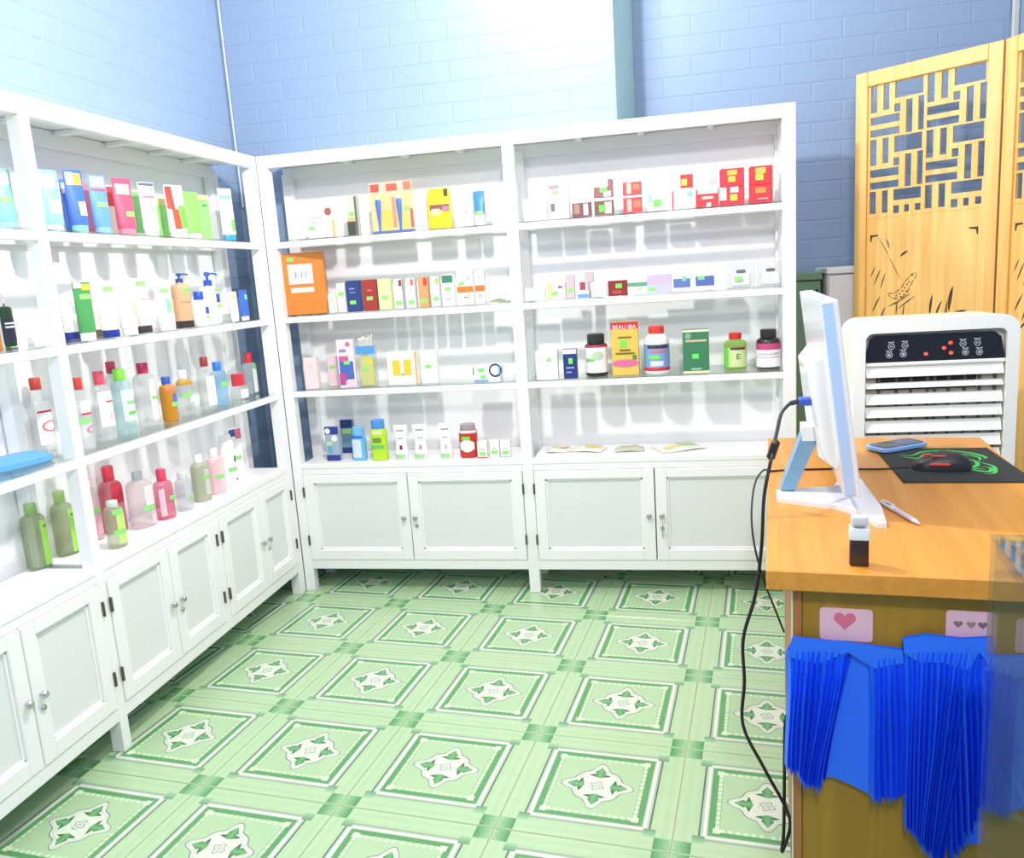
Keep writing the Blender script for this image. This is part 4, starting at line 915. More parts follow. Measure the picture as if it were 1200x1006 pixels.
('box', 'soap_box', 'white box with dark flower spot, under its twin, leftmost stack', 'box', 'soap boxes stacked on the top shelf', (1.1505, 0.05, 1.437), 0, 0.0745, 0.0372, 0.062, {'c': (248, 248, 244), 'dec': [('r', -0.8, 0.45, -0.4, 0.9, (120, 105, 90), 'printed_panel'), ('r', -0.3, 0.3, 0.6, 0.4, (200, 215, 185), 'print_line'), ('r', -0.95, 0, -0.85, 1, (150, 140, 145), 'dark_edge')]}),
('box', 'soap_box', 'white box with green sticker on top of the leftmost stack', 'box', 'soap boxes stacked on the top shelf', (1.1505, 0.05, 1.4994), 0, 0.0742, 0.0371, 0.062, {'c': (248, 248, 246), 'dec': [('r', -0.9, 0.7, 0.1, 0.95, (165, 150, 150), 'printed_panel'), ('r', -0.6, 0.4, 0.0, 0.62, (150, 215, 130), 'price_tag')]}),
('box', 'soap_box', 'brown photo box standing alone without one on top', 'box', 'soap boxes stacked on the top shelf', (1.2324, 0.05, 1.437), 0, 0.0688, 0.0344, 0.062, {'c': (120, 75, 78), 'dec': [('r', -1, 0.82, 1, 1, (248, 246, 244), 'printed_panel'), ('r', 0.2, 0.1, 0.7, 0.75, (240, 205, 190), 'printed_panel'), ('r', -0.8, 0.2, -0.2, 0.75, (165, 125, 115), 'printed_panel')]}),
('box', 'soap_box', 'brown picture box with large green sticker, below the white topped one', 'box', 'soap boxes stacked on the top shelf', (1.3134, 0.05, 1.437), 0, 0.0692, 0.0346, 0.062, {'c': (125, 80, 70), 'dec': [('r', -1, 0.84, 1, 1, (250, 246, 242), 'printed_panel'), ('r', 0.1, 0.1, 0.8, 0.75, (240, 215, 195), 'printed_panel'), ('r', -0.5, 0.2, 0.2, 0.6, (110, 205, 90), 'price_tag')]}),
('box', 'soap_box', 'brown and white picture box on top of the brown stack', 'box', 'soap boxes stacked on the top shelf', (1.3134, 0.05, 1.4994), 0, 0.0689, 0.0345, 0.062, {'c': (150, 95, 95), 'dec': [('r', -1, 0.6, 0.5, 1, (248, 246, 244), 'printed_panel'), ('r', 0.0, 0.05, 0.8, 0.35, (240, 220, 210), 'printed_panel'), ('r', -0.35, 0.3, 0.4, 0.6, (130, 215, 110), 'price_tag')]}),
('box', 'soap_box', 'red portrait box, lower of the red pair near the middle', 'box', 'soap boxes stacked on the top shelf', (1.4165, 0.05, 1.437), 0, 0.0667, 0.0333, 0.062, {'c': (215, 70, 70), 'dec': [('r', -0.1, 0.1, -0.6, 0.8, (230, 180, 170), 'printed_panel'), ('r', 0.1, 0.3, 0.9, 0.7, (235, 120, 90), 'printed_panel'), ('r', -1, 0.88, 1, 1, (250, 242, 236), 'printed_panel')]}),
('box', 'soap_box', 'red portrait box with white lid, upper of the red pair near the middle', 'box', 'soap boxes stacked on the top shelf', (1.4165, 0.05, 1.4994), 0, 0.0664, 0.0332, 0.062, {'c': (215, 75, 75), 'dec': [('r', -0.6, 0.1, -0.1, 0.7, (235, 185, 175), 'printed_panel'), ('r', -1, 0.74, 1, 1, (250, 248, 246), 'printed_panel'), ('r', 0.1, 0.3, 0.8, 0.6, (235, 125, 95), 'printed_panel')]}),
('box', 'soap_box', 'white box with blue green floral print and green sticker', 'box', 'soap boxes stacked on the top shelf', (1.5032, 0.05, 1.437), 0, 0.0702, 0.0351, 0.062, {'c': (215, 228, 240), 'dec': [('r', -0.4, 0.25, 0.4, 0.65, (125, 210, 95), 'price_tag'), ('r', -0.9, 0.5, -0.5, 0.9, (160, 195, 225), 'printed_panel'), ('r', 0.5, 0.2, 0.9, 0.8, (185, 215, 200), 'printed_panel')]}),
('box', 'soap_box', 'pale blue box carrying a red and white one', 'box', 'soap boxes stacked on the top shelf', (1.5934, 0.05, 1.437), 0, 0.0756, 0.0378, 0.062, {'c': (225, 238, 246), 'dec': [('r', -1, 0, -0.86, 1, (225, 80, 90), 'red_edge'), ('r', -0.6, 0.3, 0.3, 0.7, (205, 222, 240), 'printed_panel'), ('r', 0.4, 0.7, 0.9, 0.95, (150, 195, 215), 'printed_panel')]}),
('box', 'soap_box', 'red and white box on the pale blue one', 'box', 'soap boxes stacked on the top shelf', (1.5934, 0.05, 1.4994), 0, 0.0753, 0.0376, 0.062, {'c': (250, 248, 246), 'dec': [('r', -0.2, 0.15, 0.95, 0.9, (228, 60, 55), 'printed_panel'), ('r', -0.1, 0.3, 0.4, 0.65, (240, 215, 90), 'printed_panel')]}),
('box', 'soap_box', 'red box with white top below a pale pink box', 'box', 'soap boxes stacked on the top shelf', (1.6781, 0.05, 1.437), 0, 0.0772, 0.0386, 0.062, {'c': (228, 55, 60), 'dec': [('r', -0.9, 0.75, 0.9, 1, (250, 245, 242), 'printed_panel'), ('r', -0.5, 0.45, 0.5, 0.6, (245, 205, 195), 'print_line'), ('r', -0.1, 0.0, 0.3, 0.25, (250, 240, 236), 'printed_panel')]}),
('box', 'soap_box', 'pale white and pink box on the red one', 'box', 'soap boxes stacked on the top shelf', (1.6781, 0.05, 1.4994), 0, 0.0769, 0.0384, 0.062, {'c': (250, 246, 246), 'dec': [('r', 0.1, 0.2, 0.9, 0.55, (240, 190, 195), 'printed_panel'), ('r', -0.9, 0.3, -0.7, 0.6, (225, 190, 200), 'printed_panel')]}),
('box', 'soap_box', 'red box with white corner and yellow splash, lower', 'box', 'soap boxes stacked on the top shelf', (1.7633, 0.05, 1.437), 0, 0.0817, 0.0408, 0.062, {'c': (228, 50, 62), 'dec': [('r', -1, 0.3, -0.5, 1, (250, 244, 240), 'printed_panel'), ('r', -0.2, 0.7, 0.5, 1, (248, 235, 225), 'printed_panel'), ('r', -0.2, 0.25, 0.4, 0.6, (240, 205, 80), 'printed_panel')]}),
('box', 'soap_box', 'red box with yellow lettering on the second stack from the right post', 'box', 'soap boxes stacked on the top shelf', (1.7633, 0.05, 1.4994), 0, 0.0814, 0.0407, 0.062, {'c': (226, 48, 60), 'dec': [('r', -0.4, 0.65, 0.4, 0.92, (240, 190, 80), 'printed_panel'), ('r', -0.35, 0.28, 0.25, 0.58, (190, 225, 70), 'price_tag')]}),
('box', 'soap_box', 'red box at the bottom of the rightmost stack', 'box', 'soap boxes stacked on the top shelf', (1.8605, 0.05, 1.437), 0, 0.0773, 0.0387, 0.062, {'c': (224, 48, 60), 'dec': [('r', -0.5, 0.55, 0.4, 0.85, (235, 150, 70), 'printed_panel'), ('r', -0.3, 0.2, 0.6, 0.28, (240, 170, 160), 'print_line')]}),
('box', 'soap_box', 'red box at the top of the rightmost stack', 'box', 'soap boxes stacked on the top shelf', (1.8605, 0.05, 1.4994), 0, 0.077, 0.0385, 0.062, {'c': (228, 46, 50), 'dec': [('r', -0.5, 0.6, 0.4, 0.92, (240, 190, 80), 'printed_panel'), ('r', -0.5, 0.25, 0.2, 0.58, (190, 225, 90), 'price_tag')]}),
('box', 'medicine_box', 'plain white box beside the middle post, second shelf', 'box', 'small boxes on the second shelf, right bay of the back cabinet', (1.0437, 0.05, 1.147), 0, 0.0766, 0.0306, 0.0455, {'c': (254, 253, 252), 'dec': [('r', 0.6, 0.1, 0.95, 0.25, (225, 220, 222), 'printed_panel')]}),
('box', 'medicine_box', 'peach and white box with green sticker', 'box', 'small boxes on the second shelf, right bay of the back cabinet', (1.1233, 0.05, 1.147), 0, 0.0675, 0.027, 0.0626, {'c': (252, 248, 242), 'dec': [('r', -1, 0, -0.45, 1, (245, 205, 145), 'peach_end'), ('r', 0.2, 0.65, 0.7, 0.78, (120, 90, 120), 'printed_panel'), ('tag', -0.2, 0.35)]}),
('box', 'cream_box', 'tall grey pink box, narrow, left one', 'box', 'small boxes on the second shelf, right bay of the back cabinet', (1.1764, 0.05, 1.147), 0, 0.0323, 0.0259, 0.0874, {'c': (205, 188, 194), 'dec': [('tag', 0, 0.35)]}),
('box', 'balm_box', 'small white and blue box below the maroon one', 'box', 'small boxes on the second shelf, right bay of the back cabinet', (1.2227, 0.05, 1.147), 0, 0.0418, 0.0293, 0.025, {'c': (252, 252, 252), 'dec': [('r', -1, 0, 1, 0.55, (110, 160, 220), 'printed_panel')]}),
('box', 'balm_box', 'small white box with maroon square on the blue one', 'box', 'small boxes on the second shelf, right bay of the back cabinet', (1.2227, 0.05, 1.1724), 0, 0.0328, 0.0229, 0.0345, {'c': (248, 240, 238), 'dec': [('r', -0.7, 0.1, 0.6, 0.95, (160, 70, 85), 'colour_square')]}),
('box', 'cream_box', 'tall grey pink box standing in the second row', 'box', 'small boxes on the second shelf, right bay of the back cabinet', (1.2402, 0.12, 1.147), 0, 0.0337, 0.0236, 0.0921, {'c': (205, 190, 198), 'dec': [('r', -0.8, 0.2, 0.7, 0.6, (205, 160, 175), 'printed_panel')]}),
('box', 'medicine_box', 'white box with a faint grey line of print', 'box', 'small boxes on the second shelf, right bay of the back cabinet', (1.2815, 0.05, 1.147), 0, 0.058, 0.029, 0.0526, {'c': (254, 253, 253), 'dec': [('r', -0.5, 0.4, 0.6, 0.55, (205, 205, 212), 'print_line')]}),
('box', 'soap_box', 'dark red box with green sticker', 'box', 'small boxes on the second shelf, right bay of the back cabinet', (1.3508, 0.05, 1.147), 0, 0.0706, 0.0353, 0.0545, {'c': (140, 38, 36), 'dec': [('r', -0.2, 0.5, 0.45, 0.8, (125, 225, 85), 'price_tag'), ('r', -0.5, 0.15, 0.4, 0.35, (175, 80, 70), 'printed_panel')]}),
('box', 'medicine_box', 'white box with dark green upper stripe', 'box', 'small boxes on the second shelf, right bay of the back cabinet', (1.4227, 0.05, 1.147), 0, 0.071, 0.0355, 0.0437, {'c': (253, 253, 252), 'dec': [('r', -1, 0.66, 1, 1, (90, 165, 125), 'green_stripe'), ('r', 0.0, 0.35, 0.45, 0.5, (170, 230, 150), 'price_tag')]}),
('box', 'cream_box', 'lavender pink box with fine pattern', 'box', 'small boxes on the second shelf, right bay of the back cabinet', (1.5015, 0.05, 1.147), 0, 0.087, 0.0435, 0.0664, {'c': (205, 185, 210), 'dec': [('r', -1, 0, 1, 0.5, (195, 195, 225), 'printed_panel'), ('tag', -0.6, 0.25)]}),
('box', 'capsule_box', 'tall white box with blue picture, left of two', 'box', 'small boxes on the second shelf, right bay of the back cabinet', (1.5827, 0.05, 1.147), 0, 0.0771, 0.0386, 0.0946, {'c': (252, 252, 252), 'dec': [('r', -0.8, 0.16, 0.75, 0.5, (95, 120, 185), 'printed_panel'), ('r', 0.0, 0.4, 0.4, 0.58, (120, 210, 170), 'price_tag'), ('r', -0.6, 0.84, 0.5, 0.88, (205, 205, 212), 'print_line')]}),
('box', 'capsule_box', 'tall white box with blue picture, right of two', 'box', 'small boxes on the second shelf, right bay of the back cabinet', (1.666, 0.05, 1.147), 0, 0.0788, 0.0394, 0.0921, {'c': (252, 252, 252), 'dec': [('r', -0.9, 0.18, 0.75, 0.56, (85, 105, 180), 'printed_panel'), ('r', -0.7, 0.42, -0.1, 0.58, (135, 220, 140), 'price_tag'), ('r', -0.6, 0.84, 0.6, 0.88, (215, 215, 220), 'print_line')]}),
('box', 'display_box', 'clear plastic box with white contents and green sticker', 'box', 'small boxes on the second shelf, right bay of the back cabinet', (1.7893, 0.06, 1.147), 0, 0.0949, 0.0475, 0.0899, {'c': (225, 226, 226), 'special': 'clearbox', 'dec': [('tag', -0.2, 0.38)]}),
('box', 'display_box', 'clear plastic box with white contents beside the right post', 'box', 'small boxes on the second shelf, right bay of the back cabinet', (1.8912, 0.06, 1.147), 0, 0.0902, 0.0451, 0.089, {'c': (225, 226, 226), 'special': 'clearbox'}),
('box', 'supplement_box', 'white box with pale ring and green sticker, first of the shelf', 'box', 'supplements on the third shelf, right bay of the back cabinet', (1.0748, 0.0307, 0.85), 0, 0.0837, 0.0335, 0.1083, {'c': (250, 250, 250), 'dec': [('o', -0.5, 0.72, 0.16, (225, 195, 205)), ('r', 0.0, 0.62, 0.4, 0.74, (140, 225, 120), 'price_tag')]}),
('box', 'supplement_box', 'slim navy box with pale pink top', 'box', 'supplements on the third shelf, right bay of the back cabinet', (1.1629, 0.0319, 0.85), 0, 0.051, 0.0357, 0.1104, {'c': (35, 55, 125), 'dec': [('r', -1, 0.84, 1, 1, (245, 222, 226), 'printed_panel'), ('r', -0.2, 0.5, 0.4, 0.7, (130, 230, 110), 'price_tag'), ('r', -0.6, 0.35, 0.6, 0.39, (180, 190, 220), 'print_line'), ('r', -0.6, 0.2, 0.2, 0.24, (180, 190, 220), 'print_line')]}),
('bottle', 'supplement_bottle', 'black bottle with white label and black cap, red edge', 'bottle', 'supplements on the third shelf, right bay of the back cabinet', (1.2582, 0.0704, 0.85), 0, 0.0845, 0.0845, 0.1279, {'c': (45, 40, 42), 'cc': (50, 52, 52), 'capw': 0.78, 'caph': 0.25, 'neck': 0.06, 'sh': 0.9, 'dec': [('r', -1.4, 0.12, 1.4, 0.86, (250, 250, 250), 'printed_panel'), ('r', -1.4, 0.86, 1.4, 0.93, (190, 45, 65), 'red_edge'), ('c', 0.15, 0.62, 0.2, (190, 215, 180)), ('r', -0.8, 0.45, -0.1, 0.54, (120, 215, 90), 'price_tag')]}),
('box', 'supplement_box', 'tall golden box with red top band', 'box', 'supplements on the third shelf, right bay of the back cabinet', (1.3678, 0.073, 0.85), 0, 0.1003, 0.0602, 0.1988, {'c': (228, 195, 90), 'dec': [('r', -1, 0.87, 1, 1, (205, 50, 65), 'red_band'), ('t', 0, 0.905, 0.021, 'BEAU IBA', (250, 240, 235)), ('r', -0.35, 0.53, 0.15, 0.66, (120, 225, 80), 'price_tag'), ('e', 0.0, 0.23, 0.5, 0.07, (225, 110, 160)), ('r', -0.5, 0.7, 0.5, 0.73, (130, 110, 40), 'print_line'), ('r', -0.4, 0.46, 0.4, 0.49, (110, 95, 40), 'print_line'), ('r', -0.7, 0.4, 0.7, 0.43, (130, 110, 40), 'print_line'), ('r', 0.55, 0.3, 0.85, 0.38, (85, 140, 60), 'printed_panel')]}),
('bottle', 'supplement_bottle', 'white bottle with red cap and blue label', 'bottle', 'supplements on the third shelf, right bay of the back cabinet', (1.4839, 0.0765, 0.85), 0, 0.0932, 0.0932, 0.1543, {'c': (252, 252, 252), 'cc': (230, 65, 60), 'capw': 0.62, 'caph': 0.15, 'neck': 0.1, 'sh': 0.75, 'dec': [('r', -1.4, 0.15, 1.4, 0.72, (130, 170, 225), 'printed_panel'), ('r', -1.4, 0.08, 1.4, 0.16, (210, 55, 65), 'red_edge'), ('r', -0.6, 0.62, 0.8, 0.7, (70, 55, 55), 'dark_band'), ('r', -0.4, 0.52, 0.6, 0.58, (220, 120, 140), 'print_line'), ('r', -0.5, 0.36, 0.2, 0.46, (120, 220, 110), 'price_tag'), ('r', -0.4, 0.2, 0.4, 0.32, (225, 232, 245), 'printed_panel')]}),
('box', 'supplement_box', 'dark green box with cream top and bottom edges', 'box', 'supplements on the third shelf, right bay of the back cabinet', (1.626, 0.0561, 0.85), 0, 0.0936, 0.0468, 0.1578, {'c': (60, 130, 90), 'dec': [('r', -1, 0.95, 1, 1, (245, 238, 205), 'cream_edge'), ('r', -1, 0, 1, 0.045, (240, 230, 175), 'cream_edge'), ('r', -0.8, 0.72, 0.8, 0.77, (230, 185, 160), 'print_line'), ('r', -0.3, 0.33, 0.2, 0.44, (110, 240, 110), 'price_tag'), ('r', -0.4, 0.07, 0.4, 0.11, (160, 205, 180), 'print_line'), ('c', -0.6, 0.86, 0.12, (130, 180, 150))]}),
('bottle', 'supplement_bottle', 'green bottle with red cap and letter on label', 'bottle', 'supplements on the third shelf, right bay of the back cabinet', (1.7702, 0.1009, 0.85), 0, 0.0827, 0.0827, 0.1154, {'c': (160, 215, 85), 'cc': (225, 55, 50), 'mat': 'clear', 'capw': 0.55, 'caph': 0.17, 'neck': 0.1, 'sh': 0.8, 'dec': [('r', -1.4, 0.1, -0.5, 0.72, (120, 225, 80), 'printed_panel'), ('r', -0.5, 0.1, 0.9, 0.72, (215, 230, 165), 'printed_panel'), ('r', -0.4, 0.64, 0.7, 0.72, (100, 60, 45), 'dark_band'), ('t', 0.15, 0.42, 0.028, 'E', (70, 90, 60))]}),
('bottle', 'supplement_bottle', 'black bottle with white label and pink band by the right post', 'bottle', 'supplements on the third shelf, right bay of the back cabinet', (1.8862, 0.087, 0.85), 0, 0.0848, 0.0848, 0.1169, {'c': (45, 35, 42), 'cc': (48, 42, 45), 'capw': 0.68, 'caph': 0.22, 'neck': 0.08, 'sh': 0.82, 'dec': [('r', -1.4, 0.06, 1.4, 0.66, (250, 248, 250), 'printed_panel'), ('r', -1.4, 0.6, 1.4, 0.8, (200, 75, 125), 'pink_band'), ('r', -1.4, 0.36, 1.4, 0.38, (225, 110, 130), 'red_line'), ('t', 0, 0.47, 0.0125, 'COLLAGEN', (120, 140, 200))]}),
('sachet', 'sachet', 'white sachet with lime and coral print, leftmost of the four', 'sachet', 'sachets lying on the white cabinet top', (1.0884, 0.1386, 0.546), 8, 0.1024, 0.0717, 0.014, {'c': (240, 236, 225), 'dec': [('r', -0.6, -0.2, 0.1, 0.6, (215, 225, 90), 'printed_panel'), ('r', 0.1, -0.2, 0.8, 0.6, (240, 150, 120), 'printed_panel')]}),
('sachet', 'sachet', 'white and yellow sachet overlapping the leftmost one', 'sachet', 'sachets lying on the white cabinet top', (1.2058, 0.1431, 0.546), -14, 0.1294, 0.0906, 0.014, {'c': (240, 236, 225), 'dec': [('r', -0.2, -0.4, 0.8, 0.4, (245, 215, 90), 'printed_panel'), ('r', -0.4, 0.5, 0.7, 0.75, (120, 120, 140), 'print_line')]}),
('sachet', 'sachet', 'dull cream sachet, third from the middle post', 'sachet', 'sachets lying on the white cabinet top', (1.3664, 0.1262, 0.546), 5, 0.1137, 0.0796, 0.014, {'c': (205, 205, 185), 'dec': [('r', -0.7, -0.1, 0.7, 0.7, (225, 222, 165), 'printed_panel')]}),
('sachet', 'sachet', 'larger white sachet with blue lettering and green print', 'sachet', 'sachets lying on the white cabinet top', (1.5534, 0.134, 0.546), 25, 0.174, 0.1218, 0.014, {'c': (240, 236, 225), 'dec': [('r', 0.0, -0.5, 0.8, 0.1, (165, 215, 80), 'printed_panel'), ('r', -0.8, -0.6, -0.1, 0.0, (240, 225, 140), 'printed_panel'), ('ts', 0.35, 0.35, 0.03, 'Biore', (70, 85, 160))]}),
]
for rec in ITEMS:
    make_item(rec)

# blue zip pouch lying on the third shelf of the left cabinet
pz = thing('zip_pouch', 'light blue flat pouch lying on the shelf at the picture edge', 'pouch', (-0.105, -1.285, 0.850), rad(-12))
prof = [(0.0, .050, .082), (.006, .056, .090), (.018, .054, .086), (.028, .040, .066), (.032, .020, .034)]
MB().loft(prof, 28, power=4).obj('body', paint((95, 165, 225), 0.4), pz, True)
MB().sweep([(-.046, -.080, .018), (0, -.0865, .019), (.046, -.080, .018)], .002, 6).obj('zip', paint((60, 120, 190), 0.4), pz, True)

# ------------------------------------------------------------------ counter desk
DESK_W = wood((202, 134, 48), (214, 148, 58), 'desk_wood', 3.0, 'Y', 0.35)
DESK_P = wood((150, 112, 26), (164, 124, 34), 'desk_shaded_wood', 2.5, 'Z', 0.45)  # desk wood darkened: the shade on the end panel is put into its colour
DYAW = rad(-6.6)
desk = thing('desk', 'honey coloured wooden counter desk with blue bags on its end', 'desk', (1.676, -1.728, 0), DYAW)
DL, DW = 1.045, 0.530
MB().bbox(0, 0, 0.716, DW, DL, 0.750, 0.002).obj('desk_top', DESK_W, desk)
MB().bbox(0.056, 0.026, 0, DW - 0.03, 0.044, 0.7155, 0.001).obj('end_panel', DESK_P, desk)
MB().bbox(0.042, 0.022, 0, 0.0555, DL - 0.03, 0.7155, 0.001).obj('side_panel', wood((150, 96, 44), (176, 118, 60), 'desk_edge_wood', 3, 'Z'), desk)
MB().bbox(0.0392, 0.0215, 0, 0.0418, 0.0300, 0.715, 0.0006).obj('edge_strip', paint((236, 228, 215)), desk)
MB().bbox(0.056, DL - 0.05, 0, DW - 0.03, DL - 0.032, 0.7155, 0.001).obj('end_panel', DESK_P, desk)
MB().bbox(0.056, 0.25, 0.56, DW - 0.06, DL - 0.06, 0.70, 0.002).obj('drawer_box', DESK_P, desk)
# pink stickers carrying the hooks
def heart(cx, cz, s):
    pts = []
    for i in range(24):
        t = 2 * PI * i / 24
        pts.append((cx + s * 16 * math.sin(t) ** 3 / 17, cz + s * (13 * math.cos(t) - 5 * math.cos(2 * t) - 2 * math.cos(3 * t) - math.cos(4 * t)) / 17))
    return pts
for k, (x0, z0, x1, z1) in enumerate(((0.083, 0.625, 0.163, 0.681), (0.268, 0.628, 0.338, 0.688))):
    st = MB()
    pts = []
    for (px, pz_, a0) in ((x1 - .006, z1 - .006, 0), (x0 + .006, z1 - .006, 90), (x0 + .006, z0 + .006, 180), (x1 - .006, z0 + .006, 270)):
        for q in range(5):
            a = rad(a0 + q * 22.5)
            pts.append((px + .006 * math.cos(a), pz_ + .006 * math.sin(a)))
    so = st.plate(pts, 0.0248, 0.026).obj('sticker', paint((238, 190, 205), 0.4), desk)
    if k == 0:
        MB().plate(heart((x0 + x1) / 2 - .002, z1 - .020, .018), 0.0243, 0.0247).obj('heart_print', paint((222, 110, 140)), so)
    else:
        for a, c_ in ((-.018, (150, 110, 115)), (0.0, (170, 130, 125)), (.016, (140, 100, 105))):
            MB().plate(heart((x0 + x1) / 2 + a, z1 - .022, .007), 0.0243, 0.0247).obj('print', paint(c_), so)

# bundles of folded blue bags hanging on the end panel (x along the desk end, z up)
BAG = paint((18, 92, 252), 0.55, 0.10, 60)
BAG2 = paint((36, 116, 255), 0.5, 0.08, 60)
def bag_bundle(label, back, fans, folds):
    root = thing('bag_bundle', label, 'bags', (1.676, -1.728, 0), DYAW, 'blue bag bundles hanging from the desk')
    MB().plate(back, 0.0185, 0.0205).obj('back_sheet', BAG2, root)
    for (xt0, xt1, zt0, zt1, xb0, xb1, zb, n, y0) in fans:
        for i in range(n):
            t = (i + .5) / n
            xt, zt = xt0 + (xt1 - xt0) * t, zt0 + (zt1 - zt0) * t
            xb = xb0 + (xb1 - xb0) * t
            zz = zb[0] + (zb[1] - zb[0]) * t + random.uniform(-.006, .006)
            wt, wb_ = abs(xt1 - xt0) / n * .80, abs(xb1 - xb0) / n * .95
            yd = y0 - .013 * math.sin(PI * t) - random.uniform(0, .004)
            # V-shaped pleat: five stations down, ridge towards the viewer
            vs, fs = [], []
            ns = 6
            for k in range(ns + 1):
                q = k / ns
                x = xt + (xb - xt) * q + .0015 * math.sin(q * 5 + i)
                z = zt + (zz - zt) * q
                ww = wt + (wb_ - wt) * q
                yy = yd * min(1, .35 + q * 1.6) + .016 * (1 - min(1, .35 + q * 1.6))
                z2 = z - (abs(ww) * .8 if k == ns else 0)
                vs += [(x - ww, .0178, z), (x - ww * .15, yy, z2), (x + ww, .0178, z)]
                vs += [(x - ww * .9, .0182, z), (x - ww * .1, yy + .0012, z2), (x + ww * .9, .0182, z)]
            for k in range(ns):
                a, b_ = k * 6, (k + 1) * 6
                fs += [(a, a + 1, b_ + 1, b_), (a + 1, a + 2, b_ + 2, b_ + 1), (a + 3, b_ + 3, b_ + 4, a + 4), (a + 4, b_ + 4, b_ + 5, a + 5)]
            MB().add(vs, fs).obj('bag', BAG if i % 3 else BAG2, root)
    for pts, y in folds:
        MB().plate(pts, y, y + .0015).obj('top_fold', BAG2, root)
    return root
bag_bundle('shorter blue bag bundle hanging under the heart sticker',
           [(.043, .630), (.205, .622), (.2085, .505), (.211, .372), (.175, .350), (.135, .370), (.105, .381), (.060, .378), (.033, .402), (.030, .60)],
           [(.034, .125, .606, .612, .031, .082, (.402, .362), 10, .004), (.110, .128, .607, .602, .078, .092, (.372, .388), 3, .000),
            (.158, .208, .600, .610, .165, .210, (.360, .372), 6, .007)],
           [([(.040, .632), (.120, .629), (.205, .6215), (.207, .60), (.165, .587), (.125, .612), (.080, .588), (.034, .596)], .0105)])
bag_bundle('longer blue bag bundle hanging beside the glass case',
           [(.206, .640), (.235, .649), (.290, .646), (.332, .652), (.334, .50), (.331, .292), (.300, .286), (.258, .27), (.216, .312), (.208, .45)],
           [(.208, .325, .618, .628, .216, .272, (.316, .246), 15, .003), (.262, .333, .600, .605, .285, .331, (.245, .40), 8, .005)],
           [([(.206, .641), (.235, .650), (.290, .647), (.332, .653), (.333, .600), (.312, .628), (.300, .596), (.262, .606), (.228, .604), (.207, .618)], .0100)])

# ------------------------------------------------------------------ monitor on its stand
GLOSS = paint((238, 240, 244), 0.15, 0.01)
PALEB = paint((182, 212, 248), 0.3, 0.02)
mo = thing('computer_monitor', 'white flat monitor with pale blue edge, seen from its side', 'monitor', (1.863, -1.447, 0.750), rad(-4.4))
TILT = math.atan2(0.043, 0.363)
def tl_(x, z):   # lean back about the lower edge
    return (x * math.cos(TILT) - z * math.sin(TILT), x * math.sin(TILT) + z * math.cos(TILT))
def leaned(b):
    out = MB()
    vs = []
    for (x, y, z) in b.v:
        a, c_ = tl_(x, z)
        vs.append((a, y, c_ + 0.040))
    out.add(vs, b.f)
    return out
MW, MH, MT = 0.52, 0.372, 0.0115
leaned(MB().bbox(-MT, 0, 0, MT, MW, MH, 0.004, 2)).obj('frame', PALEB, mo)
leaned(MB().bbox(-MT - .001, .004, .004, -MT + .004, MW - .004, MH - .003, 0.002)).obj('back_shell', GLOSS, mo)
leaned(MB().bbox(MT - .004, -.002, -.002, MT + .006, MW + .002, MH + .002, 0.003)).obj('bezel', GLOSS, mo)
leaned(MB().bbox(MT + .0055, .016, .02, MT + .0068, MW - .016, MH - .016, 0.0004)).obj('screen', paint((30, 34, 42), 0.1), mo)
leaned(MB().bbox(-MT - .001, -.0015, MH - .006, MT - .003, MW + .0015, MH + .003, 0.002)).obj('top_edge', GLOSS, mo)
bs = MB()
hb = [(0.0, .10, .03, .42, .26), (0.030, .13, .055, .39, .235)]
vs = []
for dx, ya, za, yb, zb in hb:
    vs += [(-MT - dx, ya, za), (-MT - dx, yb, za), (-MT - dx, yb, zb), (-MT - dx, ya, zb)]
bs.add(vs, [(4, 5, 6, 7), (0, 1, 5, 4), (1, 2, 6, 5), (2, 3, 7, 6), (3, 0, 4, 7), (3, 2, 1, 0)])
leaned(bs).obj('rear_housing', GLOSS, mo)
# stand: strut to the back and a flat foot
b = MB()
b.add([(-.120, .150, .012), (-.092, .150, .012), (-.120, .205, .012), (-.092, .205, .012), (-.076, .150, .136), (-.046, .150, .122), (-.076, .205, .136), (-.046, .205, .122)],
      [(0, 1, 5, 4), (1, 3, 7, 5), (3, 2, 6, 7), (2, 0, 4, 6), (4, 5, 7, 6), (0, 2, 3, 1)])
b.obj('strut', paint((120, 165, 196), 0.3), mo)
MB().prism([(-.078, .148), (-.020, .148), (-.020, .207), (-.078, .207)], .118, .148).obj('strut_bracket', GLOSS, mo)
MB().prism([(-.130, .100), (-.020, .050), (.012, .010), (.036, -.062), (.052, -.062), (.060, .040), (.052, .260), (.020, .300), (-.010, .200), (-.128, .165)], .0, .009).obj('foot', GLOSS, mo)
bl = thing('monitor_plug', 'blue video plug on a black cable behind the monitor', 'plug', (1.807, -1.30, 0.953), 0)
MB().bbox(-.018, -.014, -.008, .008, .014, .008, .003).obj('shell', paint((60, 90, 190), 0.4), bl)
MB().sweep([(-.016, 0, 0), (-.034, -.004, -.003)], .005, 8, 3).obj('strain_relief', paint((35, 38, 60), 0.5), bl)

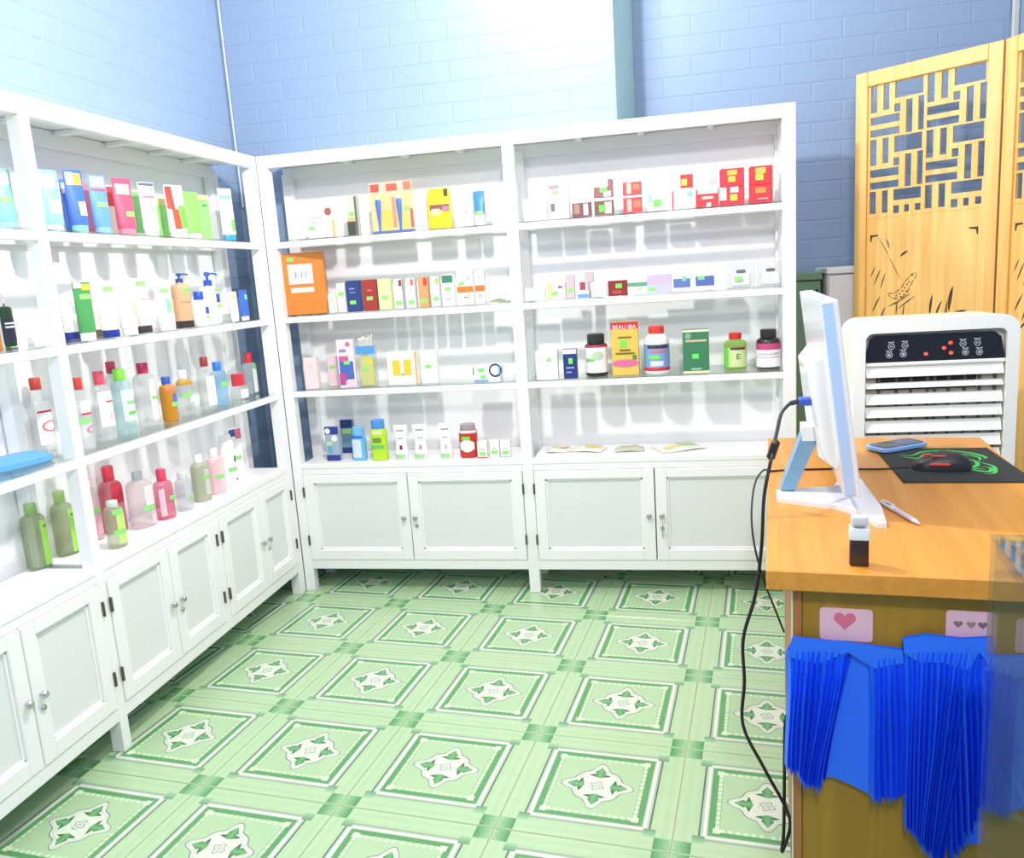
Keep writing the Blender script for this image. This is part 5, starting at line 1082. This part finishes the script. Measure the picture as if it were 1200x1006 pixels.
BLACK = paint((28, 28, 30), 0.45, 0.05)
c1 = MB().sweep([(1.772, -1.304, .950), (1.752, -1.33, .935), (1.738, -1.37, .905), (1.724, -1.41, .868), (1.706, -1.43, .790), (1.699, -1.44, .690), (1.685, -1.45, .592), (1.661, -1.45, .500), (1.662, -1.45, .406), (1.658, -1.45, .311), (1.698, -1.45, .217), (1.738, -1.47, .142), (1.744, -1.49, .112), (1.728, -1.49, .055), (1.733, -1.48, .095), (1.740, -1.44, .20), (1.745, -1.41, .28), (1.7495, -1.405, .31)], .0035)
tag(c1.obj('monitor_cable', BLACK, None, True), 'black cable looping down to the floor beside the desk', 'cable')
c1b = MB().loft([(-.022, .004, .004), (-.018, .0085, .0085), (.018, .0085, .0085), (.022, .004, .004)], 12)
fb = c1b.obj('ferrite_bead', BLACK, None, True)
fb.location = (1.7265, -1.405, 0.876); fb.rotation_euler = (0.35, 0.25, 0)
tag(fb, 'black ferrite bead on the monitor cable', 'bead')
c2 = MB().sweep([(2.062, -1.076, .7545), (2.00, -1.085, .753), (1.90, -1.075, .753), (1.80, -1.078, .753), (1.757, -1.085, .753), (1.738, -1.12, .764), (1.712, -1.19, .752), (1.698, -1.25, .70), (1.699, -1.30, .643), (1.717, -1.30, .566), (1.740, -1.30, .500), (1.7585, -1.30, .447)], .0022)
tag(c2.obj('mouse_cable', BLACK, None, True), 'thin black mouse cable lying across the desk and over its edge', 'cable')

# ------------------------------------------------------------------ small things on the desk
st = thing('hand_stamp', 'small upright stamp with white top and dark base on the desk', 'stamp', (1.823, -1.700, 0.750), rad(-8))
MB().loft([(0, .0135, .011), (.002, .0145, .012), (.042, .0142, .0117), (.044, .013, .011)], 24, power=8).obj('base', paint((58, 40, 32), 0.25), st, True)
MB().loft([(.0442, .0150, .0125), (.046, .0156, .013), (.062, .0156, .013), (.064, .0145, .012)], 24, power=8).obj('body', GLOSS, st, True)
MB().loft([(.0642, .0125, .0105), (.078, .013, .011), (.081, .0115, .0095)], 24, power=5).obj('handle', paint((205, 208, 205), 0.25), st, True)
MB().bbox(-.008, -.0145, .066, .008, -.009, .071, .001).obj('clip', paint((150, 155, 160), 0.3), st)

pn = thing('pen', 'white and lilac ballpoint pen lying on the desk', 'pen', (1.9525, -1.434, 0.7555), math.atan2(-1.503 + 1.365, 1.967 - 1.938))
t = MB().loft([(-.072, .0042, .0042), (-.070, .0055, .0055), (-.020, .0055, .0055)], 12)
MB().add([(p[2], p[0], p[1]) for p in t.v], t.f).obj('cap', GLOSS, pn, True)
t = MB().loft([(-.0199, .0048, .0048), (.055, .0046, .0046), (.068, .0025, .0025), (.073, .0008, .0008)], 12)
MB().add([(p[2], p[0], p[1]) for p in t.v], t.f).obj('barrel', paint((216, 208, 228), 0.3), pn, True)
MB().bbox(-.066, -.0015, .0054, -.024, .0015, .0078, .0008).obj('clip', GLOSS, pn)
MB().bbox(-.052, -.004, .0036, -.034, .004, .0058, .0006).obj('print', paint((150, 150, 205)), pn)

mp_ = thing('mouse_pad', 'black mouse pad with bright green swirl print', 'mouse pad', (2.155, -1.045, 0.750), rad(-3.0))
PXW, PYW = .128, .165
MB().bbox(-PXW, -PYW, 0.0002, PXW, PYW, .003, .001).obj('mat', paint((38, 42, 42), 0.8, 0.1, 90), mp_)
GREEN = paint((60, 200, 90), 0.6)
def ribbon(pts, wd, parent, name='printed_swirl'):
    P = [Vector((p[0], p[1])) for p in pts]
    fine = []
    for i in range(len(P) - 1):
        p0 = P[max(i - 1, 0)]; p1 = P[i]; p2 = P[i + 1]; p3 = P[min(i + 2, len(P) - 1)]
        for k in range(6):
            q = k / 6
            fine.append(0.5 * ((2 * p1) + (p2 - p0) * q + (2 * p0 - 5 * p1 + 4 * p2 - p3) * q * q + (3 * p1 - p0 - 3 * p2 + p3) * q ** 3))
    fine.append(P[-1])
    vs, fs = [], []
    n = len(fine)
    for i, p in enumerate(fine):
        tg = (fine[min(i + 1, n - 1)] - fine[max(i - 1, 0)]).normalized()
        nn = Vector((-tg.y, tg.x)) * wd * math.sin(PI * (i + .6) / (n + .2))
        vs += [(p.x + nn.x, p.y + nn.y, .0033), (p.x - nn.x, p.y - nn.y, .0033)]
    for i in range(n - 1):
        fs.append((2 * i, 2 * i + 1, 2 * i + 3, 2 * i + 2))
    MB().add(vs, fs).obj(name, GREEN, parent)
ribbon([(-.085, .075), (-.05, .055), (-.02, .10), (.02, .08), (.05, .11)], .006, mp_)
ribbon([(-.09, .10), (-.06, .085), (-.03, .12), (.0, .13), (.04, .14)], .004, mp_)
ribbon([(-.02, .135), (.03, .135), (.075, .105), (.095, .06), (.085, .045)], .005, mp_)
ribbon([(.0, .12), (.05, .10), (.08, .06), (.07, .02)], .004, mp_)
ribbon([(.02, .07), (.06, .03), (.055, -.02), (.03, -.05), (.06, -.08), (.075, -.045), (.055, -.03)], .006, mp_)
ribbon([(.065, .015), (.085, -.03), (.07, -.09), (.045, -.10)], .004, mp_)
ribbon([(.01, -.03), (.04, -.045), (.06, -.06)], .004, mp_)

ms = thing('computer_mouse', 'black computer mouse with red accents on the pad', 'mouse', (2.128, -1.088, 0.7535), rad(-6))
prof = []
# loft along x: stations of (x, half width y, height)
stn = [(-.060, .012, .010), (-.054, .024, .017), (-.038, .031, .025), (-.015, .031, .034), (.012, .031, .039), (.036, .032, .036), (.052, .027, .026), (.060, .012, .012)]
vs, fs = [], []
n = 14
for x, hw, hh in stn:
    for i in range(n):
        a = PI * i / (n - 1)
        vs.append((x, -hw * math.cos(a), max(hh * abs(math.sin(a)) ** .7, 0.0)))
for k in range(len(stn) - 1):
    for i in range(n - 1):
        fs.append((k * n + i, k * n + i + 1, (k + 1) * n + i + 1, (k + 1) * n + i))
    fs.append((k * n + n - 1, k * n, (k + 1) * n, (k + 1) * n + n - 1))
fs.append(tuple(range(n))); fs.append(tuple(reversed(range((len(stn) - 1) * n, len(stn) * n))))
MB().add(vs, fs).obj('body', paint((40, 38, 42), 0.4), ms, True)
MB().bbox(-.030, -.034, .012, .012, -.029, .018, .0015).obj('side_button', paint((228, 80, 66), 0.4), ms)
MB().bbox(-.024, -.020, .029, .006, -.0165, .034, .0015).obj('thumb_strip', paint((224, 90, 76), 0.4), ms)
t = MB().loft([(-.004, .010, .010), (.004, .010, .010)], 14)
MB().add([(p[0] - .030, p[2], p[1] + .024) for p in t.v], t.f).obj('scroll_wheel', paint((226, 84, 70), 0.4), ms, True)

ph = thing('mobile_phone', 'mobile phone in a light blue case on the desk', 'phone', (2.088, -0.868, 0.7535), rad(32))
MB().loft([(0, .070, .034), (.002, .0735, .0375), (.009, .0735, .0375), (.011, .071, .035)], 32, power=6).obj('case', paint((140, 190, 246), 0.4), ph, True)
MB().loft([(.0105, .066, .031), (.0118, .066, .031)], 32, power=7).obj('screen', paint((40, 46, 62), 0.1), ph, True)
MB().bbox(-.003, -.029, .0119, .058, .029, .0123, .0001).obj('screen_picture', paint((80, 96, 128), 0.2), ph)

# ------------------------------------------------------------------ air cooler
CREAM = paint((252, 252, 244), 0.35, 0.01, alb=0.95)
ac = thing('air_cooler', 'white upright air cooler with louvres and dark control panel', 'air cooler', (2.060, -0.500, 0), 0)
def rrect(x0, z0, x1, z1, r, n=6, bottom=True):
    pts = []
    cs = [(x1 - r, z1 - r, 0), (x0 + r, z1 - r, 90)]
    if bottom: cs += [(x0 + r, z0 + r, 180), (x1 - r, z0 + r, 270)]
    for cx, cz, a0 in cs:
        for q in range(n + 1):
            a = rad(a0 + 90 * q / n)
            pts.append((cx + r * math.cos(a), cz + r * math.sin(a)))
    if not bottom: pts += [(x0, z0), (x1, z0)]
    return pts
WC, HC = .442, 1.048
def frame_plate(outer, inner, y0, y1):
    """ring between two outlines of equal length"""
    n = len(outer)
    vs = [(p[0], y0, p[1]) for p in outer] + [(p[0], y0, p[1]) for p in inner] + [(p[0], y1, p[1]) for p in outer] + [(p[0], y1, p[1]) for p in inner]
    fs = []
    for i in range(n):
        j = (i + 1) % n
        fs += [(i, j, n + j, n + i), (2 * n + j, 2 * n + i, 3 * n + i, 3 * n + j), (j, i, 2 * n + i, 2 * n + j), (n + i, n + j, 3 * n + j, 3 * n + i)]
    return MB().add(vs, fs)
frame_plate(rrect(0, .05, WC, HC, .046), rrect(.033, .45, WC - .031, HC - .038, .022), 0, .030).obj('front_frame', CREAM, ac, True)
MB().plate(rrect(.002, .05, WC - .002, HC - .002, .045), .0302, .20).obj('body', paint((238, 240, 222), 0.4), ac, True)
MB().bbox(.02, .02, 0, WC - .02, .19, .05, .008).obj('base', paint((200, 200, 196), 0.5), ac)
MB().plate([(.036, .452), (WC - .034, .452), (WC - .034, .915), (.036, .915)], .0265, .0300).obj('grille_back', paint((200, 190, 172), 0.6), ac)
pan = MB().plate([(.033, .927), (WC - .033, .923), (WC - .045, .985), (WC - .062, 1.000), (.060, 1.002), (.046, .990)], .010, .024).obj('control_panel', paint((30, 30, 38), 0.2), ac)
def ringxz(cx, cz, R_, r_, y):
    n = 16
    vs = [(cx + R_ * math.cos(2 * PI * i / n), y, cz + R_ * math.sin(2 * PI * i / n)) for i in range(n)] + [(cx + r_ * math.cos(2 * PI * i / n), y, cz + r_ * math.sin(2 * PI * i / n)) for i in range(n)]
    return vs, [(i, (i + 1) % n, n + (i + 1) % n, n + i) for i in range(n)]
IC = paint((190, 192, 200), 0.5)
for k, (x, z) in enumerate(((.105, .970), (.100, .945), (.142, .971), (.138, .946), (.297, .969), (.304, .944), (.335, .970), (.341, .943))):
    v, f = ringxz(x, z, .0092, .0072, .0096)
    b = MB().add(v, f)
    if k % 2: b.add(*ringxz(x, z, .0045, .0006, .0096))
    else: b.box(x - .0035, .0094, z - .003, x - .001, .0097, z + .003).box(x + .001, .0094, z - .003, x + .0035, .0097, z + .003)
    b.box(x - .009, .0094, z + .0105, x - .001, .0097, z + .0135).box(x + .001, .0094, z + .0105, x + .008, .0097, z + .0135)
    b.obj('button_icon', IC, pan)
for (x, z) in ((.199, .944), (.247, .959), (.264, .973), (.266, .944)):
    t = MB().loft([(0, .0058, .0050), (.0012, .0058, .0050), (.002, .003, .003)], 12)
    MB().add([(x + p[0], .0100 - p[2], z + p[1]) for p in t.v], t.f).obj('indicator_light', glow((235, 70, 50), 1.2), pan, True)
MB().bbox(.034, .006, .912, WC - .032, .028, .923, .003).obj('grille_sill', CREAM, ac)
# dark outlet and inner ribs behind the louvres
MB().bbox(.068, .0235, .840, .340, .0262, .880, .001).obj('outlet', paint((24, 22, 22), 0.7), ac)
for x in (.072, .12, .16, .205, .225, .262, .305, .345, .385):
    MB().bbox(x, .0205, .46, x + .008, .0262, .905, .001).obj('rib', paint((92, 82, 74), 0.6), ac)
for i, (z0, z1, th_) in enumerate(((.881, .911, 1), (.848, .862, 0), (.800, .829, 1), (.761, .790, 1), (.716, .748, 1), (.672, .704, 1), (.628, .660, 1), (.584, .616, 1), (.540, .572, 1), (.496, .528, 1), (.456, .484, 1))):
    b = MB().add([(.037, .004, z0), (WC - .036, .004, z0), (WC - .036, .016, z1), (.037, .016, z1), (.037, .010, z0 - .002), (WC - .036, .010, z0 - .002), (WC - .036, .0195, z1 + .001), (.037, .0195, z1 + .001)],
                 [(0, 1, 2, 3), (7, 6, 5, 4), (0, 4, 5, 1), (1, 5, 6, 2), (2, 6, 7, 3), (3, 7, 4, 0)])
    b.obj('louvre', CREAM, ac)

# ------------------------------------------------------------------ folding screen of carved wood
SW = wood((222, 172, 92), (240, 196, 122), 'screen_wood', 2.6, 'Z', 0.42)
fs_root = thing('folding_screen', 'tall carved wooden folding screen with lattice top', 'folding screen', (2.226, 0.317, 0), rad(-39.553))
SL, SH = 0.495, 1.88
def rects_minus(x0, x1, z0, z1, holes):
    xs = sorted(set([x0, x1] + [min(max(v, x0), x1) for h in holes for v in (h[0], h[2])]))
    zs = sorted(set([z0, z1] + [min(max(v, z0), z1) for h in holes for v in (h[1], h[3])]))
    nx, nz = len(xs) - 1, len(zs) - 1
    solid = [[True] * nz for _ in range(nx)]
    for i in range(nx):
        for j in range(nz):
            cx, cz = (xs[i] + xs[i + 1]) / 2, (zs[j] + zs[j + 1]) / 2
            if any(h[0] < cx < h[2] and h[1] < cz < h[3] for h in holes):
                solid[i][j] = False
    return xs, zs, solid
def pierced(x0, x1, z0, z1, holes, y0, y1):
    xs, zs, so = rects_minus(x0, x1, z0, z1, holes)
    nx, nz = len(xs) - 1, len(zs) - 1
    idx = {}
    b = MB()
    def vid(i, j, k):
        key = (i, j, k)
        if key not in idx:
            idx[key] = len(b.v)
            b.v.append((xs[i], y1 if k else y0, zs[j]))
        return idx[key]
    S_ = lambda i, j: 0 <= i < nx and 0 <= j < nz and so[i][j]
    for i in range(nx):
        for j in range(nz):
            if not so[i][j]: continue
            b.f.append((vid(i, j, 0), vid(i + 1, j, 0), vid(i + 1, j + 1, 0), vid(i, j + 1, 0)))
            b.f.append((vid(i, j + 1, 1), vid(i + 1, j + 1, 1), vid(i + 1, j, 1), vid(i, j, 1)))
            if not S_(i - 1, j): b.f.append((vid(i, j, 1), vid(i, j, 0), vid(i, j + 1, 0), vid(i, j + 1, 1)))
            if not S_(i + 1, j): b.f.append((vid(i + 1, j, 0), vid(i + 1, j, 1), vid(i + 1, j + 1, 1), vid(i + 1, j + 1, 0)))
            if not S_(i, j - 1): b.f.append((vid(i, j, 1), vid(i + 1, j, 1), vid(i + 1, j, 0), vid(i, j, 0)))
            if not S_(i, j + 1): b.f.append((vid(i, j + 1, 0), vid(i + 1, j + 1, 0), vid(i + 1, j + 1, 1), vid(i, j + 1, 1)))
    return b
def screen_holes(ox, top):
    out = []
    uw, uh = .200, .1835
    cell = [(.03, .0, .15, .50), (.26, .0, .37, .48), (.47, .0, .96, .30), (.46, .40, .57, .55), (.67, .36, .78, .97), (.88, .34, .98, .96), (.03, .58, .56, .73), (.03, .82, .56, .955)]
    last = [(.03, .0, .15, .43), (.26, .0, .37, .43), (.47, .0, .96, .21), (.47, .31, .58, .46), (.67, .31, .76, .45), (.86, .31, .96, .44)]
    for cx in (0, 1):
        for r_ in range(3):
            for q in (cell if r_ < 2 else last):
                out.append((ox + (cx + q[0]) * uw, top - (r_ + q[3]) * uh, ox + (cx + q[2]) * uw, top - (r_ + q[1]) * uh))
    return out
CUT = paint((70, 52, 36), 0.7)
def leaf_pts(x0, z0, x1, z1, wd):
    dx, dz = x1 - x0, z1 - z0
    L_ = math.hypot(dx, dz)
    nx_, nz_ = -dz / L_, dx / L_
    pts = []
    for q in range(9):
        t = q / 8
        k = wd * abs(math.sin(PI * t)) ** .8
        pts.append((x0 + dx * t + nx_ * k, z0 + dz * t + nz_ * k))
    for q in range(7, 0, -1):
        t = q / 8
        k = wd * .35 * abs(math.sin(PI * t)) ** .8
        pts.append((x0 + dx * t - nx_ * k, z0 + dz * t - nz_ * k))
    return pts
def screen_panel(root, x_off, yaw, mirror=False):
    leaf = D.objects.new('screen_panel', MB().bbox(0, 0, 0, .044, .03, SH, .002).mesh('screen_panel', SW))
    COL.objects.link(leaf); leaf.parent = root
    leaf.location = x_off; leaf.rotation_euler = (0, 0, yaw)
    def sub(b, name, m=SW):
        return b.obj(name, m, leaf)
    sub(MB().bbox(SL - .048, 0, 0, SL - .003, .03, SH, .002), 'stile')
    sub(MB().bbox(.0445, 0, SH - .050, SL - .0485, .03, SH, .002), 'top_rail')
    sub(MB().bbox(.0445, 0, .10, SL - .0485, .03, .155, .002), 'bottom_rail')
    sub(pierced(.0445, SL - .0485, 1.366, SH - .0505, screen_holes(.047, SH - .0525), .009, .019), 'lattice')
    sub(MB().bbox(.0445, .009, .156, SL - .0485, .019, 1.3655, .0008), 'carved_board')
    Z_ = lambda v: SH + v
    cuts = [leaf_pts(.281, Z_(-.876), .289, Z_(-.797), .006), leaf_pts(.346, Z_(-.860), .358, Z_(-.769), .009), leaf_pts(.352, Z_(-.872), .405, Z_(-.856), .008),
            leaf_pts(.300, Z_(-.880), .322, Z_(-.820), .005), leaf_pts(.170, Z_(-.660), .200, Z_(-.640), .006), leaf_pts(.335, Z_(-.90), .34, Z_(-.82), .004),
            leaf_pts(.086, Z_(-.581), .130, Z_(-.655), .0018), leaf_pts(.128, Z_(-.655), .172, Z_(-.741), .0018), leaf_pts(.118, Z_(-.59), .132, Z_(-.63), .003),
            leaf_pts(.075, Z_(-.76), .100, Z_(-.70), .0035), leaf_pts(.062, Z_(-.73), .080, Z_(-.69), .003), leaf_pts(.100, Z_(-.775), .118, Z_(-.715), .003),
            leaf_pts(.07, Z_(-.86), .10, Z_(-.80), .004), leaf_pts(.10, Z_(-.89), .12, Z_(-.84), .004), leaf_pts(.08, Z_(-.93), .14, Z_(-.87), .005)]
    for p in cuts:
        sub(MB().plate(p, .0083, .0089), 'leaf_carving', CUT)
    # bird on a branch: outline strokes and dots
    bird = [(.205, -.735), (.222, -.718), (.232, -.728), (.222, -.742), (.208, -.768), (.196, -.795), (.170, -.812), (.140, -.806), (.128, -.790), (.152, -.792), (.176, -.775), (.190, -.752)]
    for a, c_ in zip(bird, bird[1:] + bird[:1]):
        sub(MB().plate(leaf_pts(a[0], Z_(a[1]), c_[0], Z_(c_[1]), .0022), .0083, .0089), 'bird_carving', CUT)
    for (x, z) in ((.160, -.800), (.172, -.793), (.182, -.783), (.190, -.772), (.198, -.760), (.176, -.803), (.188, -.796), (.196, -.784), (.204, -.752), (.218, -.728)):
        sub(MB().plate([(x + .0028 * math.cos(PI * q / 4), Z_(z) + .0028 * math.sin(PI * q / 4)) for q in range(8)], .0083, .0089), 'bird_carving', CUT)
    for (x0, z0, x1, z1) in ((.150, -.835, .215, -.790), (.165, -.85, .230, -.800), (.13, -.84, .17, -.82), (.16, -.87, .165, -.82), (.185, -.88, .19, -.83)):
        sub(MB().plate(leaf_pts(x0, Z_(z0), x1, Z_(z1), .003), .0083, .0089), 'branch_carving', CUT)
    for sx, x in ((1, .058), (-1, SL - .062)):
        sub(MB().plate([(x, Z_(-.575)), (x + sx * .030, Z_(-.575)), (x + sx * .030, Z_(-.580)), (x + sx * .008, Z_(-.583)), (x + sx * .004, Z_(-.600)), (x, Z_(-.600))], .0083, .0089), 'corner_carving', CUT)
    for z in (.15, 1.7):
        sub(MB().bbox(SL - .004, .006, z, SL - .0005, .022, z + .06, .0006), 'hinge', paint((150, 110, 60), 0.4, metal=0.6))
    return leaf
screen_panel(fs_root, (0, 0, 0), 0)
p2o = (SL + .002, 0, 0)
screen_panel(fs_root, p2o, rad(-24))

# ------------------------------------------------------------------ cupboards in the gap behind the monitor
wc = thing('white_cupboard', 'pale grey cupboard standing between shelf and folding screen', 'cupboard', (2.135, 0.335, 0), 0)
MB().bbox(0, .012, 0, .36, .25, 1.17, .004).obj('body', paint((226, 226, 230), 0.4), wc)
MB().bbox(-.004, -.004, 1.1705, .364, .254, 1.195, .004).obj('top', paint((232, 232, 236), 0.4), wc)
MB().bbox(.004, 0, .06, .178, .0115, 1.165, .002).obj('door', paint((228, 228, 232), 0.4), wc)
MB().bbox(.182, 0, .06, .356, .0115, 1.165, .002).obj('door', paint((228, 228, 232), 0.4), wc)
MB().bbox(.160, -.014, .60, .170, 0, .70, .003).obj('handle', CHROME, wc)
gc = thing('green_cupboard', 'dull green cupboard in the gap right of the back cabinet', 'cupboard', (1.985, 0.40, 0), 0)
GC = paint((116, 150, 116), 0.6, 0.12, 12)
MB().bbox(0, .012, 0, .140, .19, 1.15, .004).obj('body', GC, gc)
MB().bbox(-.003, -.002, 1.1505, .143, .193, 1.180, .003).obj('top', GC, gc)
MB().bbox(.004, 0, .05, .136, .0115, 1.145, .002).obj('door', GC, gc)
MB().bbox(.118, -.010, 1.07, .126, 0, 1.115, .002).obj('handle', paint((40, 42, 40)), gc)

# ------------------------------------------------------------------ glass counter case in the foreground
gcs = thing('glass_showcase', 'glass showcase with metal rims at the right edge', 'showcase', (1.907, -2.001, 0), rad(-7.0))
CG = glass((214, 232, 244), 0.6, ior=1.95)
ALU = paint((168, 182, 198), 0.25, metal=0.6, var=0.03)
CW, CD, CH_ = 0.50, 0.62, 0.90
MB().box(.0005, -CD, .08, .0055, -.0005, CH_ - .006).obj('side_glass', CG, gcs)
MB().box(CW - .0055, -CD, .08, CW - .0005, -.0005, CH_ - .006).obj('side_glass', CG, gcs)
MB().box(.006, -.0055, .08, CW - .006, -.0005, CH_ - .006).obj('front_glass', CG, gcs)
MB().bbox(0, -CD, CH_ - .006, CW, 0, CH_, .0008).obj('top_glass', CG, gcs)
for (x0, x1) in ((.006, .018), (CW - .018, CW - .006)):
    MB().bbox(x0, -CD, CH_ - .026, x1, -.006, CH_ - .0065, .002).obj('rim', ALU, gcs)
MB().bbox(.0185, -.018, CH_ - .026, CW - .0185, -.006, CH_ - .0065, .002).obj('rim', ALU, gcs)
MB().bbox(.0, -CD, 0, CW, 0, .0795, .003).obj('plinth', paint((214, 206, 176), 0.4), gcs)
